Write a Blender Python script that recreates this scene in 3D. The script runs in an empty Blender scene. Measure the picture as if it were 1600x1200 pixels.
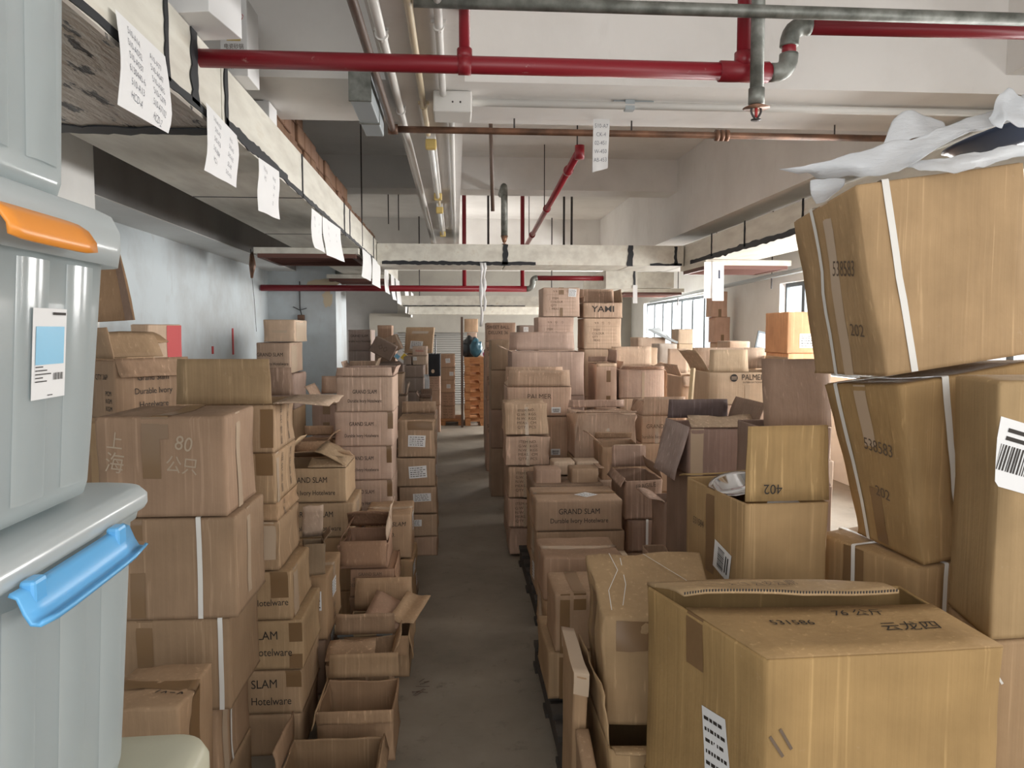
import bpy, bmesh, math, random
from mathutils import Vector, Matrix, noise
random.seed(7)
D = bpy.data
COL = bpy.context.scene.collection
R = math.radians
EYE = 1.65
# ------------------------------------------------------------------ camera
PITCH, YAW = math.atan(82/1200), math.atan(88/1200*math.cos(math.atan(82/1200)))
cd = D.cameras.new('camera'); cam = D.objects.new('camera', cd); COL.objects.link(cam)
cam.location = (0, 0, EYE); cam.rotation_euler = (math.pi/2-PITCH, 0, -YAW)
cd.sensor_width = 36; cd.lens = 27; cd.clip_start = 0.05; cd.clip_end = 200
bpy.context.scene.camera = cam
CR = cam.rotation_euler.to_matrix()
def ray(px, py): return CR @ Vector(((px-800)/1200, (600-py)/1200, -1))
def at(px, py, Y):
    d = ray(px, py); return Vector((0, 0, EYE)) + d*(Y/d.y)
def atX(px, py, X):
    d = ray(px, py); return Vector((0, 0, EYE)) + d*(X/d.x)
def zat(py, Y, px=712): return at(px, py, Y).z
# ------------------------------------------------------------------ world, lights, exposure
w = D.worlds.new('world'); bpy.context.scene.world = w; w.use_nodes = True
bg = w.node_tree.nodes['Background']; bg.inputs[0].default_value = (0.93, 0.965, 1, 1); bg.inputs[1].default_value = 1.0
vs = bpy.context.scene.view_settings
vs.view_transform = 'Standard'; vs.look = 'None'; vs.gamma = 1; vs.exposure = 0.48
def area(name, loc, rot, sx, sy, power, col):
    l = D.lights.new(name, 'AREA'); l.shape = 'RECTANGLE'; l.size = sx; l.size_y = sy; l.energy = power; l.color = col
    o = D.objects.new(name, l); COL.objects.link(o); o.location = loc; o.rotation_euler = rot; return o
# daylight through the window strip of the right wall (far strip, near strip) plus an added fill lamp behind the viewer
area('window_daylight', (4.55, 14.6, 1.8), (0, R(68), 0), 1.2, 4.6, 600, (1, 0.98, 0.95))
area('window_daylight', (4.6, 6.6, 1.85), (0, R(62), 0), 1.2, 6.0, 450, (1, 0.98, 0.95))
area('window_daylight', (4.55, 0.6, 1.8), (0, R(76), 0), 1.2, 4.6, 90, (1, 0.97, 0.92))
area('rear_fill_light', (0.8, -2.9, 2.0), (R(90), 0, 0), 5.5, 2.6, 62, (1, 0.93, 0.85))  # added soft fill from behind the viewer, brightens the front faces

# ------------------------------------------------------------------ materials
def mat(name, col, rough=0.6, metal=0, build=None):
    m = D.materials.new(name); m.use_nodes = True
    nt = m.node_tree; b = nt.nodes['Principled BSDF']
    b.inputs['Base Color'].default_value = (*col, 1); b.inputs['Roughness'].default_value = rough; b.inputs['Metallic'].default_value = metal
    if build: build(nt, b)
    return m
def nd(nt, t, **k):
    n = nt.nodes.new(t)
    for a, v in k.items():
        if a in n.inputs: n.inputs[a].default_value = v
        else: setattr(n, a, v)
    return n
def ramp(nt, fac, stops):
    r = nt.nodes.new('ShaderNodeValToRGB'); e = r.color_ramp.elements
    while len(e) < len(stops): e.new(0.5)
    for x, (p, c) in zip(e, stops): x.position = p; x.color = (*c, 1) if len(c) == 3 else c
    nt.links.new(fac, r.inputs[0]); return r.outputs[0]
def mixc(nt, fac, a, b, mode='MIX'):
    m = nt.nodes.new('ShaderNodeMix'); m.data_type = 'RGBA'; m.blend_type = mode
    for s, v in ((m.inputs[0], fac), (m.inputs[6], a), (m.inputs[7], b)):
        if isinstance(v, (int, float)): s.default_value = v
        elif isinstance(v, tuple): s.default_value = (*v, 1)
        else: nt.links.new(v, s)
    return m.outputs[2]
def coords(nt, scale=(1, 1, 1)):
    tc = nt.nodes.new('ShaderNodeTexCoord'); mp = nt.nodes.new('ShaderNodeMapping'); mp.inputs['Scale'].default_value = scale
    nt.links.new(tc.outputs['Object'], mp.inputs[0]); return mp.outputs[0]
def noi(nt, vec, scale, detail=3, rough=0.55):
    n = nd(nt, 'ShaderNodeTexNoise', Scale=scale, Detail=detail, Roughness=rough); nt.links.new(vec, n.inputs[0]); return n.outputs[0]
def bump(nt, b, h, s, d=0.01):
    n = nd(nt, 'ShaderNodeBump', Strength=s, Distance=d); nt.links.new(h, n.inputs['Height']); nt.links.new(n.outputs[0], b.inputs['Normal'])

def card_build(streak):
    def f(nt, b):
        oi = nt.nodes.new('ShaderNodeObjectInfo')
        v = coords(nt)
        big = noi(nt, v, 5, 4)
        c = mixc(nt, 1.0, oi.outputs['Color'], ramp(nt, big, [(0.28, (0.84, 0.83, 0.82)), (0.72, (1.1, 1.1, 1.1))]), 'MULTIPLY')
        st = noi(nt, coords(nt, (70, 70, 1.1)), 1, 2)
        fine = ramp(nt, st, [(0.35, (0.9,)*3), (0.55, (1,)*3), (0.62, (1,)*3), (0.72, (1.55, 1.6, 1.68))])
        c = mixc(nt, streak, c, fine, 'MULTIPLY')
        scuff = ramp(nt, noi(nt, coords(nt, (9, 9, 14)), 2, 5, 0.7), [(0.66, (0, 0, 0)), (0.82, (1, 1, 1))])
        c = mixc(nt, mixc(nt, 0.3, (0, 0, 0), scuff), c, (0.66, 0.53, 0.42))
        nt.links.new(c, b.inputs['Base Color'])
        add = nt.nodes.new('ShaderNodeMath'); nt.links.new(st, add.inputs[0]); nt.links.new(noi(nt, v, 24, 4), add.inputs[1])
        bump(nt, b, add.outputs[0], 0.25*(0.6+streak), 0.006)
        b.inputs['Specular IOR Level'].default_value = 0.25
    return f
M = {}
M['card'] = mat('cardboard', (0.4, 0.26, 0.14), 0.75, build=card_build(0.5))
M['fluted'] = mat('fluted_cardboard', (0.4, 0.26, 0.14), 0.75, build=card_build(1.0))
M['tape'] = mat('brown_packing_tape', (0.215, 0.128, 0.062), 0.3)
M['ctape'] = mat('clear_packing_tape', (0.52, 0.4, 0.29), 0.22)
M['ink'] = mat('black_print', (0.03, 0.024, 0.02), 0.7)
M['pen'] = mat('blue_grey_pen', (0.06, 0.07, 0.11), 0.7)
M['fadeink'] = mat('faded_print', (0.13, 0.09, 0.06), 0.8)
M['chalk'] = mat('pale_scratch', (0.42, 0.33, 0.24), 0.8)
M['red'] = mat('red_print', (0.5, 0.04, 0.04), 0.6)
M['paper'] = mat('white_paper', (0.8, 0.8, 0.8), 0.7)
M['strap'] = mat('white_strap', (0.74, 0.72, 0.68), 0.45)
M['bluepic'] = mat('blue_photo_print', (0.2, 0.5, 0.72), 0.4)
M['steel'] = mat('polished_steel', (0.62, 0.62, 0.63), 0.12, 1)
M['darkpan'] = mat('dark_blue_enamel', (0.05, 0.07, 0.12), 0.3)
M['black'] = mat('black_plastic', (0.018, 0.02, 0.024), 0.4)
M['teal'] = mat('teal_plastic_bag', (0.03, 0.1, 0.14), 0.3)
M['pink'] = mat('pink_plastic', (0.75, 0.16, 0.42), 0.4)
M['yellow'] = mat('yellow_print', (0.75, 0.55, 0.06), 0.5)
M['orange'] = mat('orange_plastic', (0.82, 0.3, 0.045), 0.35)
M['blue'] = mat('sky_blue_plastic', (0.13, 0.43, 0.78), 0.3)
def wood(nt, b):
    c = ramp(nt, noi(nt, coords(nt, (2, 14, 14)), 3, 4), [(0.3, (0.3, 0.13, 0.05)), (0.7, (0.56, 0.28, 0.12))]); nt.links.new(c, b.inputs['Base Color'])
M['wood'] = mat('pallet_wood', (0.5, 0.28, 0.13), 0.7, build=wood)
M['darkwood'] = mat('dark_pallet_wood', (0.05, 0.043, 0.037), 0.75)
M['palewood'] = mat('pale_wood', (0.6, 0.46, 0.28), 0.6)
def plaster(base, dirt, amount):
    def f(nt, b):
        n = noi(nt, coords(nt), 1.3, 6, 0.6); n2 = noi(nt, coords(nt, (1, 1, 0.35)), 6, 5, 0.65)
        c = mixc(nt, ramp(nt, n, [(0.42, (0, 0, 0)), (0.75, (amount,)*3)]), base, dirt)
        c = mixc(nt, ramp(nt, n2, [(0.6, (0, 0, 0)), (0.8, (amount*0.8,)*3)]), c, dirt)
        nt.links.new(c, b.inputs['Base Color']); bump(nt, b, n2, 0.15, 0.01)
    return f
M['ceil'] = mat('white_painted_concrete', (0.7, 0.68, 0.66), 0.8, build=plaster((0.78, 0.76, 0.735), (0.56, 0.53, 0.5), 0.45))
M['wall'] = mat('pale_blue_wall_paint', (0.6, 0.65, 0.68), 0.8, build=plaster((0.62, 0.68, 0.71), (0.42, 0.42, 0.41), 0.75))
M['wallw'] = mat('white_wall_paint', (0.75, 0.75, 0.73), 0.8, build=plaster((0.78, 0.78, 0.76), (0.6, 0.58, 0.55), 0.5))
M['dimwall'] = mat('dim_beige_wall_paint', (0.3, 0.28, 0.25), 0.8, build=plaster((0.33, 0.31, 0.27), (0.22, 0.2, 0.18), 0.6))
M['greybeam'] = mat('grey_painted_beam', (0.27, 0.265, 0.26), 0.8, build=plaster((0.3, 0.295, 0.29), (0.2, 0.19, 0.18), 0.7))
def floor_build(nt, b):
    v = coords(nt)
    n = noi(nt, v, 1.1, 7, 0.62); n2 = noi(nt, v, 9, 6, 0.7); n3 = noi(nt, coords(nt, (6, 1.2, 1)), 3, 5, 0.7)
    c = ramp(nt, n, [(0.3, (0.15, 0.128, 0.1)), (0.55, (0.265, 0.23, 0.185)), (0.75, (0.36, 0.32, 0.26))])
    c = mixc(nt, ramp(nt, n2, [(0.58, (0, 0, 0)), (0.72, (0.7,)*3)]), c, (0.12, 0.1, 0.08))
    c = mixc(nt, ramp(nt, n3, [(0.62, (0, 0, 0)), (0.72, (0.5,)*3)]), c, (0.17, 0.14, 0.11))
    nt.links.new(c, b.inputs['Base Color']); bump(nt, b, n2, 0.3, 0.006)
    nt.links.new(ramp(nt, n, [(0.3, (0.55,)*3), (0.7, (0.75,)*3)]), b.inputs['Roughness'])
M['floor'] = mat('worn_concrete_floor', (0.35, 0.32, 0.28), 0.65, build=floor_build)
def duct_build(nt, b):
    n = noi(nt, coords(nt, (2.5, 0.6, 3)), 3, 5)
    c = ramp(nt, n, [(0.35, (0.6, 0.57, 0.5)), (0.6, (0.74, 0.72, 0.64)), (0.8, (0.58, 0.51, 0.41))]); nt.links.new(c, b.inputs['Base Color'])
M['duct'] = mat('cream_duct_cladding', (0.7, 0.67, 0.56), 0.6, build=duct_build)
def foil_build(nt, b):
    v = coords(nt, (4.5, 1.1, 1)); n = noi(nt, v, 2.6, 6, 0.66)
    f = ramp(nt, n, [(0.56, (0, 0, 0)), (0.59, (1, 1, 1))])
    nt.links.new(mixc(nt, f, (0.5, 0.46, 0.41), (0.012, 0.012, 0.015)), b.inputs['Base Color'])
    nt.links.new(ramp(nt, n, [(0.56, (0.75,)*3), (0.59, (0.0,)*3)]), b.inputs['Metallic'])
    b.inputs['Roughness'].default_value = 0.42; bump(nt, b, noi(nt, v, 8, 4), 0.4, 0.02)
M['foil'] = mat('foil_with_black_mastic', (0.3, 0.3, 0.3), 0.4, build=foil_build)
M['mastic'] = mat('black_mastic', (0.014, 0.016, 0.02), 0.55)
def redp(nt, b):
    n = noi(nt, coords(nt), 22, 5, 0.7)
    nt.links.new(mixc(nt, ramp(nt, n, [(0.66, (0, 0, 0)), (0.74, (0.8,)*3)]), (0.235, 0.011, 0.02), (0.42, 0.25, 0.23)), b.inputs['Base Color'])
M['redpipe'] = mat('red_painted_pipe', (0.36, 0.018, 0.03), 0.38, build=redp)
def galv(nt, b):
    nt.links.new(ramp(nt, noi(nt, coords(nt), 14, 4), [(0.35, (0.13, 0.135, 0.12)), (0.7, (0.3, 0.31, 0.285))]), b.inputs['Base Color'])
M['galv'] = mat('galvanised_steel', (0.35, 0.36, 0.34), 0.5, 0.55, build=galv)
M['trunk'] = mat('grey_cable_trunking', (0.38, 0.42, 0.44), 0.45, 0.2)
def copper(nt, b):
    nt.links.new(ramp(nt, noi(nt, coords(nt, (1, 1, 1)), 5, 4), [(0.4, (0.13, 0.075, 0.05)), (0.75, (0.4, 0.2, 0.12))]), b.inputs['Base Color'])
M['copper'] = mat('tarnished_copper', (0.25, 0.13, 0.09), 0.45, 0.4, build=copper)
M['brown'] = mat('brown_painted_steel', (0.1, 0.062, 0.045), 0.5)
M['conduit'] = mat('white_plastic_conduit', (0.74, 0.73, 0.7), 0.4)
M['cream'] = mat('yellowed_plastic', (0.62, 0.52, 0.36), 0.45)
M['yellowcap'] = mat('yellow_lamp_holder', (0.62, 0.46, 0.16), 0.45)
M['tube'] = mat('glass_lamp_tube', (0.82, 0.83, 0.82), 0.2)
M['rod'] = mat('dark_steel_rod', (0.05, 0.042, 0.04), 0.5)
M['grille'] = mat('rust_brown_grille', (0.14, 0.06, 0.045), 0.55)
M['frame'] = mat('window_aluminium', (0.085, 0.105, 0.12), 0.5, 0.1)
def shut(nt, b):
    w_ = nd(nt, 'ShaderNodeTexWave', Scale=6.0); w_.bands_direction = 'Z'; nt.links.new(coords(nt), w_.inputs[0])
    nt.links.new(ramp(nt, w_.outputs[1], [(0, (0.22, 0.215, 0.2)), (0.5, (0.33, 0.32, 0.3))]), b.inputs['Base Color']); bump(nt, b, w_.outputs[1], 0.8, 0.02)
M['shutter'] = mat('grey_roller_shutter', (0.3, 0.3, 0.28), 0.5, build=shut)
def glassm():
    m = D.materials.new('window_glass'); m.use_nodes = True; nt = m.node_tree; nt.nodes.clear()
    o = nt.nodes.new('ShaderNodeOutputMaterial'); t = nt.nodes.new('ShaderNodeBsdfTransparent'); g = nt.nodes.new('ShaderNodeBsdfGlossy'); g.inputs['Roughness'].default_value = 0.05
    x = nt.nodes.new('ShaderNodeMixShader'); x.inputs[0].default_value = 0.06
    nt.links.new(t.outputs[0], x.inputs[1]); nt.links.new(g.outputs[0], x.inputs[2]); nt.links.new(x.outputs[0], o.inputs[0]); return m
M['glass'] = glassm()
def translucent(name, col, tr, tl, gl, rough=0.2):
    m = D.materials.new(name); m.use_nodes = True; nt = m.node_tree; nt.nodes.clear()
    o = nt.nodes.new('ShaderNodeOutputMaterial')
    d = nt.nodes.new('ShaderNodeBsdfDiffuse'); d.inputs[0].default_value = (*col, 1)
    t = nt.nodes.new('ShaderNodeBsdfTranslucent'); t.inputs[0].default_value = (*col, 1)
    p = nt.nodes.new('ShaderNodeBsdfTransparent'); p.inputs[0].default_value = (0.93, 0.95, 0.95, 1)
    g = nt.nodes.new('ShaderNodeBsdfGlossy'); g.inputs['Roughness'].default_value = rough
    a = nt.nodes.new('ShaderNodeMixShader'); a.inputs[0].default_value = tl
    b = nt.nodes.new('ShaderNodeMixShader'); b.inputs[0].default_value = tr
    c = nt.nodes.new('ShaderNodeMixShader'); c.inputs[0].default_value = gl
    L = nt.links.new
    L(d.outputs[0], a.inputs[1]); L(t.outputs[0], a.inputs[2]); L(a.outputs[0], b.inputs[1]); L(p.outputs[0], b.inputs[2])
    L(b.outputs[0], c.inputs[1]); L(g.outputs[0], c.inputs[2]); L(c.outputs[0], o.inputs[0]); return m
M['bin'] = translucent('frosted_clear_plastic', (0.72, 0.77, 0.78), 0.36, 0.5, 0.1, 0.15)
M['lid'] = translucent('milky_plastic_lid', (0.82, 0.86, 0.87), 0.3, 0.5, 0.12, 0.2)
M['creamlid'] = translucent('yellowed_milky_plastic', (0.76, 0.74, 0.6), 0.08, 0.35, 0.08, 0.25)
M['foam'] = translucent('white_foam_sheet', (0.8, 0.82, 0.85), 0.22, 0.5, 0.07, 0.3)
_nt = M['foam'].node_tree; _bn = nd(_nt, 'ShaderNodeBump', Strength=0.55, Distance=0.01)
_nt.links.new(noi(_nt, coords(_nt, (9, 9, 30)), 2.2, 4, 0.6), _bn.inputs['Height'])
for _n in _nt.nodes:
    if 'Normal' in _n.inputs and _n.bl_idname != 'ShaderNodeBump': _nt.links.new(_bn.outputs[0], _n.inputs['Normal'])
# ------------------------------------------------------------------ mesh helpers
def link(name, me, m=None, parent=None, smooth=False):
    o = D.objects.new(name, me); COL.objects.link(o)
    if m is not None and not me.materials: me.materials.append(M[m] if isinstance(m, str) else m)
    if parent is not None: o.parent = parent
    if smooth:
        for p in me.polygons: p.use_smooth = True
    return o
def fin(name, bm, m, parent=None, smooth=False, recalc=True):
    if recalc: bmesh.ops.recalc_face_normals(bm, faces=bm.faces[:])
    if name in SPLIT:
        left = set(bm.verts); isl = []
        while left:
            st = [left.pop()]; cur = set(st)
            while st:
                for e in st.pop().link_edges:
                    for v in e.verts:
                        if v not in cur: cur.add(v); st.append(v)
            left -= cur; isl.append(cur)
        if len(isl) > 1 and parent is not None:
            for cur in isl:
                b2 = bmesh.new(); mp = {v: b2.verts.new(v.co) for v in bm.verts if v in cur}
                for f in bm.faces:
                    if f.verts[0] in cur: b2.faces.new([mp[v] for v in f.verts])
                me = D.meshes.new(name); b2.to_mesh(me); b2.free(); o = link(name, me, m, parent, smooth)
            bm.free(); return o
    me = D.meshes.new(name); bm.to_mesh(me); bm.free(); return link(name, me, m, parent, smooth)
SPLIT = {'riser', 'tee_fitting', 'cover_joint', 'hanger_rod', 'black_sealant', 'coupling', 'clip', 'seam', 'screw', 'rag', 'wire', 'fluted_edge_'}
LABELS = {}
def tag(o, label=None, cat=None, group=None, kind=None):
    if label: o['label'] = label; LABELS.setdefault(label, []).append((o.name, group))
    if cat: o['category'] = cat
    if group: o['group'] = group
    if kind: o['kind'] = kind
    return o
def thing(name, label, cat, loc=(0, 0, 0), rz=0, group=None):
    o = D.objects.new(name, None); COL.objects.link(o); o.location = loc; o.rotation_euler = (0, 0, rz); o.empty_display_size = 0.05
    return tag(o, label, cat, group)
def box(bm, x0, x1, y0, y1, z0, z1, mi=0):
    v = [bm.verts.new((x, y, z)) for z in (z0, z1) for x, y in ((x0, y0), (x1, y0), (x1, y1), (x0, y1))]
    for f in ((0, 3, 2, 1), (4, 5, 6, 7), (0, 1, 5, 4), (1, 2, 6, 5), (2, 3, 7, 6), (3, 0, 4, 7)): bm.faces.new([v[i] for i in f]).material_index = mi
    return v
def bevel(bm, r, seg=2): bmesh.ops.bevel(bm, geom=bm.edges[:], offset=r, segments=seg, affect='EDGES', profile=0.5)
def tube(bm, pts, r, n=12, cap=True):
    pts = [Vector(p) for p in pts]; rs = r if isinstance(r, (list, tuple)) else [r]*len(pts); rings = []
    prev = None
    for i, p in enumerate(pts):
        t = ((pts[min(i+1, len(pts)-1)]-pts[i]).normalized() + (pts[i]-pts[max(i-1, 0)]).normalized()).normalized()
        a = prev if prev else (Vector((0, 0, 1)) if abs(t.z) < 0.9 else Vector((1, 0, 0)))
        u = (a - t*a.dot(t)).normalized(); v = t.cross(u); prev = u
        rings.append([bm.verts.new(p + (u*math.cos(k*2*math.pi/n) + v*math.sin(k*2*math.pi/n))*rs[i]) for k in range(n)])
    for a, b in zip(rings, rings[1:]):
        for k in range(n): bm.faces.new((a[k], a[(k+1) % n], b[(k+1) % n], b[k]))
    if cap: bm.faces.new(rings[0][::-1]); bm.faces.new(rings[-1])
def arc(p0, c, p1, n=6):
    p0, c, p1 = map(Vector, (p0, c, p1))
    return [(p0*(1-t)**2 + c*2*t*(1-t) + p1*t*t) for t in [i/n for i in range(n+1)]]
def strip(bm, grid):
    vv = [[bm.verts.new(p) for p in row] for row in grid]
    for a, b in zip(vv, vv[1:]):
        for i in range(len(a)-1): bm.faces.new((a[i], a[i+1], b[i+1], b[i]))
TXT = {}
def text_mesh(s, bold=0.0):
    k = (s, bold)
    if k not in TXT:
        c = D.curves.new('lettering', 'FONT'); c.body = s; c.size = 1; c.align_x = 'CENTER'; c.align_y = 'CENTER'; c.offset = bold; c.resolution_u = 3; c.space_line = 1.15
        o = D.objects.new('lettering', c); COL.objects.link(o)
        dg = bpy.context.evaluated_depsgraph_get(); dg.update()
        me = D.meshes.new_from_object(o.evaluated_get(dg)); TXT[k] = ([v.co.copy() for v in me.vertices], [tuple(p.vertices) for p in me.polygons])
        D.objects.remove(o); D.curves.remove(c); D.meshes.remove(me)
    return TXT[k]
# ------------------------------------------------------------------ cartons
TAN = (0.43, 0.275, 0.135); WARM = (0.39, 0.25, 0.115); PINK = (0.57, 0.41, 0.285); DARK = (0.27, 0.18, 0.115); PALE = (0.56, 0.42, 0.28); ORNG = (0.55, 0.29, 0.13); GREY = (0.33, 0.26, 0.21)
def jit(c, a=0.06):
    f = 1+random.uniform(-a, a); g = .3*c[0]+.59*c[1]+.11*c[2]; c = [x*.86+g*.14 for x in c]; return (c[0]*f, c[1]*f*.968*(1+random.uniform(-.02, .02)), c[2]*f*.99*(1+random.uniform(-.05, .05)), 1)
class Carton: pass
FACE = {'f': lambda a, b: (a, 0, b), 'b': lambda a, b: (1-a, 1, b), 'l': lambda a, b: (0, 1-a, b), 'r': lambda a, b: (1, a, b), 't': lambda a, b: (a, b, 1)}
NCART = [0]
def carton(label, base, top, amp=0.008, col=TAN, open_=False, flaps=None, tape=None, strap=(), text=(), lab=(), group=None, n=7, mat_='card',
           name='cardboard_carton', cat='carton', marks=(), ftape=(), crush=None):
    base = [Vector(p) for p in base]; top = [Vector(p) for p in top]
    org = sum(base, Vector())/4
    T = thing(name, label, cat, org, 0, group)
    base = [p-org for p in base]; top = [p-org-Vector((0, 0, 0.0015)) for p in top]
    NCART[0] += 1; seed = Vector((NCART[0]*3.17, NCART[0]*1.91, 0)); color = jit(col)
    fl, fr, br, bl = base; tl, tr, ur, ul = top
    W = ((fr-fl).length+(tr-tl).length)/2; Dp = (br-fr).length; H = (tl-fl).length
    def Mx(u, v, w_):
        a = (fl*(1-u)+fr*u)*(1-v)+(bl*(1-u)+br*u)*v; b = (tl*(1-u)+tr*u)*(1-v)+(ul*(1-u)+ur*u)*v
        return a*(1-w_)+b*w_
    def P(uvw, out=0.0):
        u, v, w_ = uvw; q = Mx(u, v, w_); off = Vector(); e = 1e-6; cnt = 0
        def nz(k): return noise.noise((q*3.2+seed+Vector((k*7.7, 0, 0)))) *0.6+ noise.noise((q*9+seed*1.7))*0.4
        mid = 0.3+0.7*math.sin(math.pi*min(max(w_, 0), 1))
        for lo, c0, axis in ((0, u, 0), (1, u, 0), (0, v, 1), (1, v, 1), (0, w_, 2), (1, w_, 2)):
            if abs(c0-lo) > e: continue
            cnt += 1
            a = [u, v, w_]; a[axis] = 1-lo; d = (Mx(*a)-q)
            if d.length < 1e-6: continue
            d.normalize()
            if axis == 2: m_ = (0.15+0.85*min(1, 9*u*(1-u)*v*(1-v)*1.7)) if lo == 1 else 0
            else: m_ = mid
            off += d*(amp*m_*max(0, 0.45+nz(axis*2+lo)) - out)
        if cnt > 1: off += (Mx(.5, .5, .5)-q).normalized()*0.006 if w_ > e else Vector()
        if crush and w_ > 0.35:   # crumpled upper edge
            k = (w_-0.35)/0.65; off += Vector((noise.noise(q*8+seed), noise.noise(q*8+seed*2.3), -abs(noise.noise(q*6+seed*3.1))*1.6))*crush*k
        return q+off
    def axis_vals(L):
        e = min(0.012/L, 0.2); m_ = max(2, min(n, int(L/0.05)+1)); return [0, e]+[e+(1-2*e)*i/m_ for i in range(1, m_)]+[1-e, 1]
    U, V, Wv = axis_vals(W), axis_vals(Dp), axis_vals(H)
    bm = bmesh.new(); cache = {}
    def vert(u, v, w_):
        k = (round(u, 5), round(v, 5), round(w_, 5))
        if k not in cache: cache[k] = bm.verts.new(P((u, v, w_)))
        return cache[k]
    def grid(f, A, B):
        for i in range(len(A)-1):
            for j in range(len(B)-1):
                bm.faces.new([vert(*f(A[i], B[j])), vert(*f(A[i+1], B[j])), vert(*f(A[i+1], B[j+1])), vert(*f(A[i], B[j+1]))])
    grid(FACE['f'], U, Wv); grid(FACE['b'], [1-u for u in U[::-1]], Wv); grid(FACE['l'], [1-v for v in V[::-1]], Wv); grid(FACE['r'], V, Wv)
    grid(lambda a, b: (1-a, b, 0), [1-u for u in U[::-1]], V)
    if not open_: grid(FACE['t'], U, V)
    body = fin('body', bm, mat_, T, True, recalc=False); body.color = color
    T['_c'] = 0; del T['_c']
    if open_:
        s = body.modifiers.new('wall', 'SOLIDIFY'); s.thickness = 0.006; s.offset = -1
    # flaps: side -> (length, angle from upright (+ outwards), bend)
    for side, spec in (flaps or {}).items():
        L_, ang, bend = spec[:3]; t0, t1 = spec[3:5] if len(spec) > 4 else (0.02, 0.98)
        c0, c1 = {'f': (tl, tr), 'b': (ur, ul), 'l': (ul, tl), 'r': (tr, ur)}[side]
        e = (c1-c0); o_ = Vector((e.y, -e.x, 0)).normalized(); up = Vector((0, 0, 1))
        bm = bmesh.new(); rows = []; nj = 5; q0 = [c0+e*(t0+(t1-t0)*i/6) - o_*0.004 + up*0.003 for i in range(7)]
        pos = Vector((0, 0, 0)); rows.append(q0)
        for j in range(1, nj+1):
            a = R(ang+bend*(j-0.5)/nj); pos = pos + (up*math.cos(a)+o_*math.sin(a))*(L_/nj); row = []
            for i, q in enumerate(q0):
                s_ = (i/6-0.5)*-0.03*j/nj
                row.append(q+pos+e*s_+(o_*math.cos(a)-up*math.sin(a))*noise.noise(Vector((i*.45, j*.35, NCART[0]*1.3+ord(side))))*0.022*min(1, L_/0.15)*j/nj)
            rows.append(row)
        strip(bm, rows); f = fin('flap', bm, 'fluted' if mat_ == 'fluted' or random.random() < .4 else 'card', T, True); f.color = jit(spec[5] if len(spec) > 5 else col, 0.1)
        s = f.modifiers.new('board', 'SOLIDIFY'); s.thickness = 0.005; s.offset = 0
    def band(pts_rows, m_, nm):
        bm = bmesh.new(); strip(bm, pts_rows); return fin(nm, bm, m_, T, True)
    def lin(a, b, k=9): return [a+(b-a)*i/k for i in range(k+1)]
    if tape and not open_:
        tw = 0.026
        if tape in ('x', 'xc'):
            a = tw/Dp; drop = min(0.06/H, .6)
            path = [('l', 1-drop)]+[('l', 1-drop*.5), ('l', 1)]+[('t', x) for x in lin(0.01, 0.99)]+[('r', 1), ('r', 1-drop*.5), ('r', 1-drop)]
            g = lambda s_, x, c: P((0, c, x) if s_ == 'l' else (1, c, x) if s_ == 'r' else (x, c, 1), 0.0015)
            band([[g(s_, x, .5+a), g(s_, x, .5), g(s_, x, .5-a)] for s_, x in path], 'tape' if tape == 'x' else 'ctape', 'tape_strip')
        else:
            a = tw/W; drop = min(0.07/H, .6)
            path = [('f', 1-drop)]+[('f', 1-drop*.5), ('f', 1)]+[('t', x) for x in lin(0.01, 0.99)]+[('b', 1), ('b', 1-drop)]
            g = lambda s_, x, c: P((c, 0, x) if s_ == 'f' else (c, 1, x) if s_ == 'b' else (c, x, 1), 0.0015)
            band([[g(s_, x, .5-a), g(s_, x, .5), g(s_, x, .5+a)] for s_, x in path], 'tape' if tape == 'y' else 'ctape', 'tape_strip')
    for (face, a0, b0, a1, b1, m_) in ftape:
        F = FACE[face]; band([[P(F(a0+(a1-a0)*i/3, b0+(b1-b0)*j/6), 0.0016) for i in range(4)] for j in range(7)], m_, 'tape_strip')
    for s_ in strap:   # ('u', position) runs over front/top/back, ('v', position) over left/top/right, ('w', height) round the sides
        ax, c = s_[:2]; hw = s_[2] if len(s_) > 2 else 0.0075
        if ax == 'u': a = hw/W; path = [(0, x) for x in lin(0.002, 0.998, 8)]+[(x, 1) for x in lin(0.004, .996, 8)]+[(1, x) for x in lin(0.998, 0.002, 8)]; rows = [[P((c-a, y, z), .003), P((c+a, y, z), .003)] for y, z in path]
        elif ax == 'v': a = hw/Dp; path = [(0, x) for x in lin(0.002, 0.998, 8)]+[(x, 1) for x in lin(0.004, .996, 8)]+[(1, x) for x in lin(0.998, 0.002, 8)]; rows = [[P((x, c+a, z), .003), P((x, c-a, z), .003)] for x, z in path]
        else: a = hw/H; path = [(0, 1-y) for y in lin(0, 1, 8)]+[(x, 0) for x in lin(0, 1, 8)]+[(1, y) for y in lin(0, 1, 8)]; rows = [[P((x, y, c-a), .003), P((x, y, c+a), .003)] for x, y in path]
        band(rows, 'strap', 'strap')
    def put(face, verts, faces, ca, cb, size, rot, m_, nm, parent, out, sx=1.0, skew=0.0):
        F = FACE[face]; fw, fh = {'f': (W, H), 'b': (W, H), 'l': (Dp, H), 'r': (Dp, H), 't': (W, Dp)}[face]
        cr, sr = math.cos(R(rot)), math.sin(R(rot)); bm = bmesh.new(); vv = []
        for p in verts:
            x, y = p[0]*size*sx+p[1]*size*skew, p[1]*size
            a = ca+(x*cr-y*sr)/fw; b = cb+(x*sr+y*cr)/fh
            vv.append(bm.verts.new(P(F(min(max(a, .003), .997), min(max(b, .003), .997)), out)))
        for f in faces:
            try: bm.faces.new([vv[i] for i in f])
            except ValueError: pass
        return fin(nm, bm, m_, parent, recalc=False)
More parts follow.
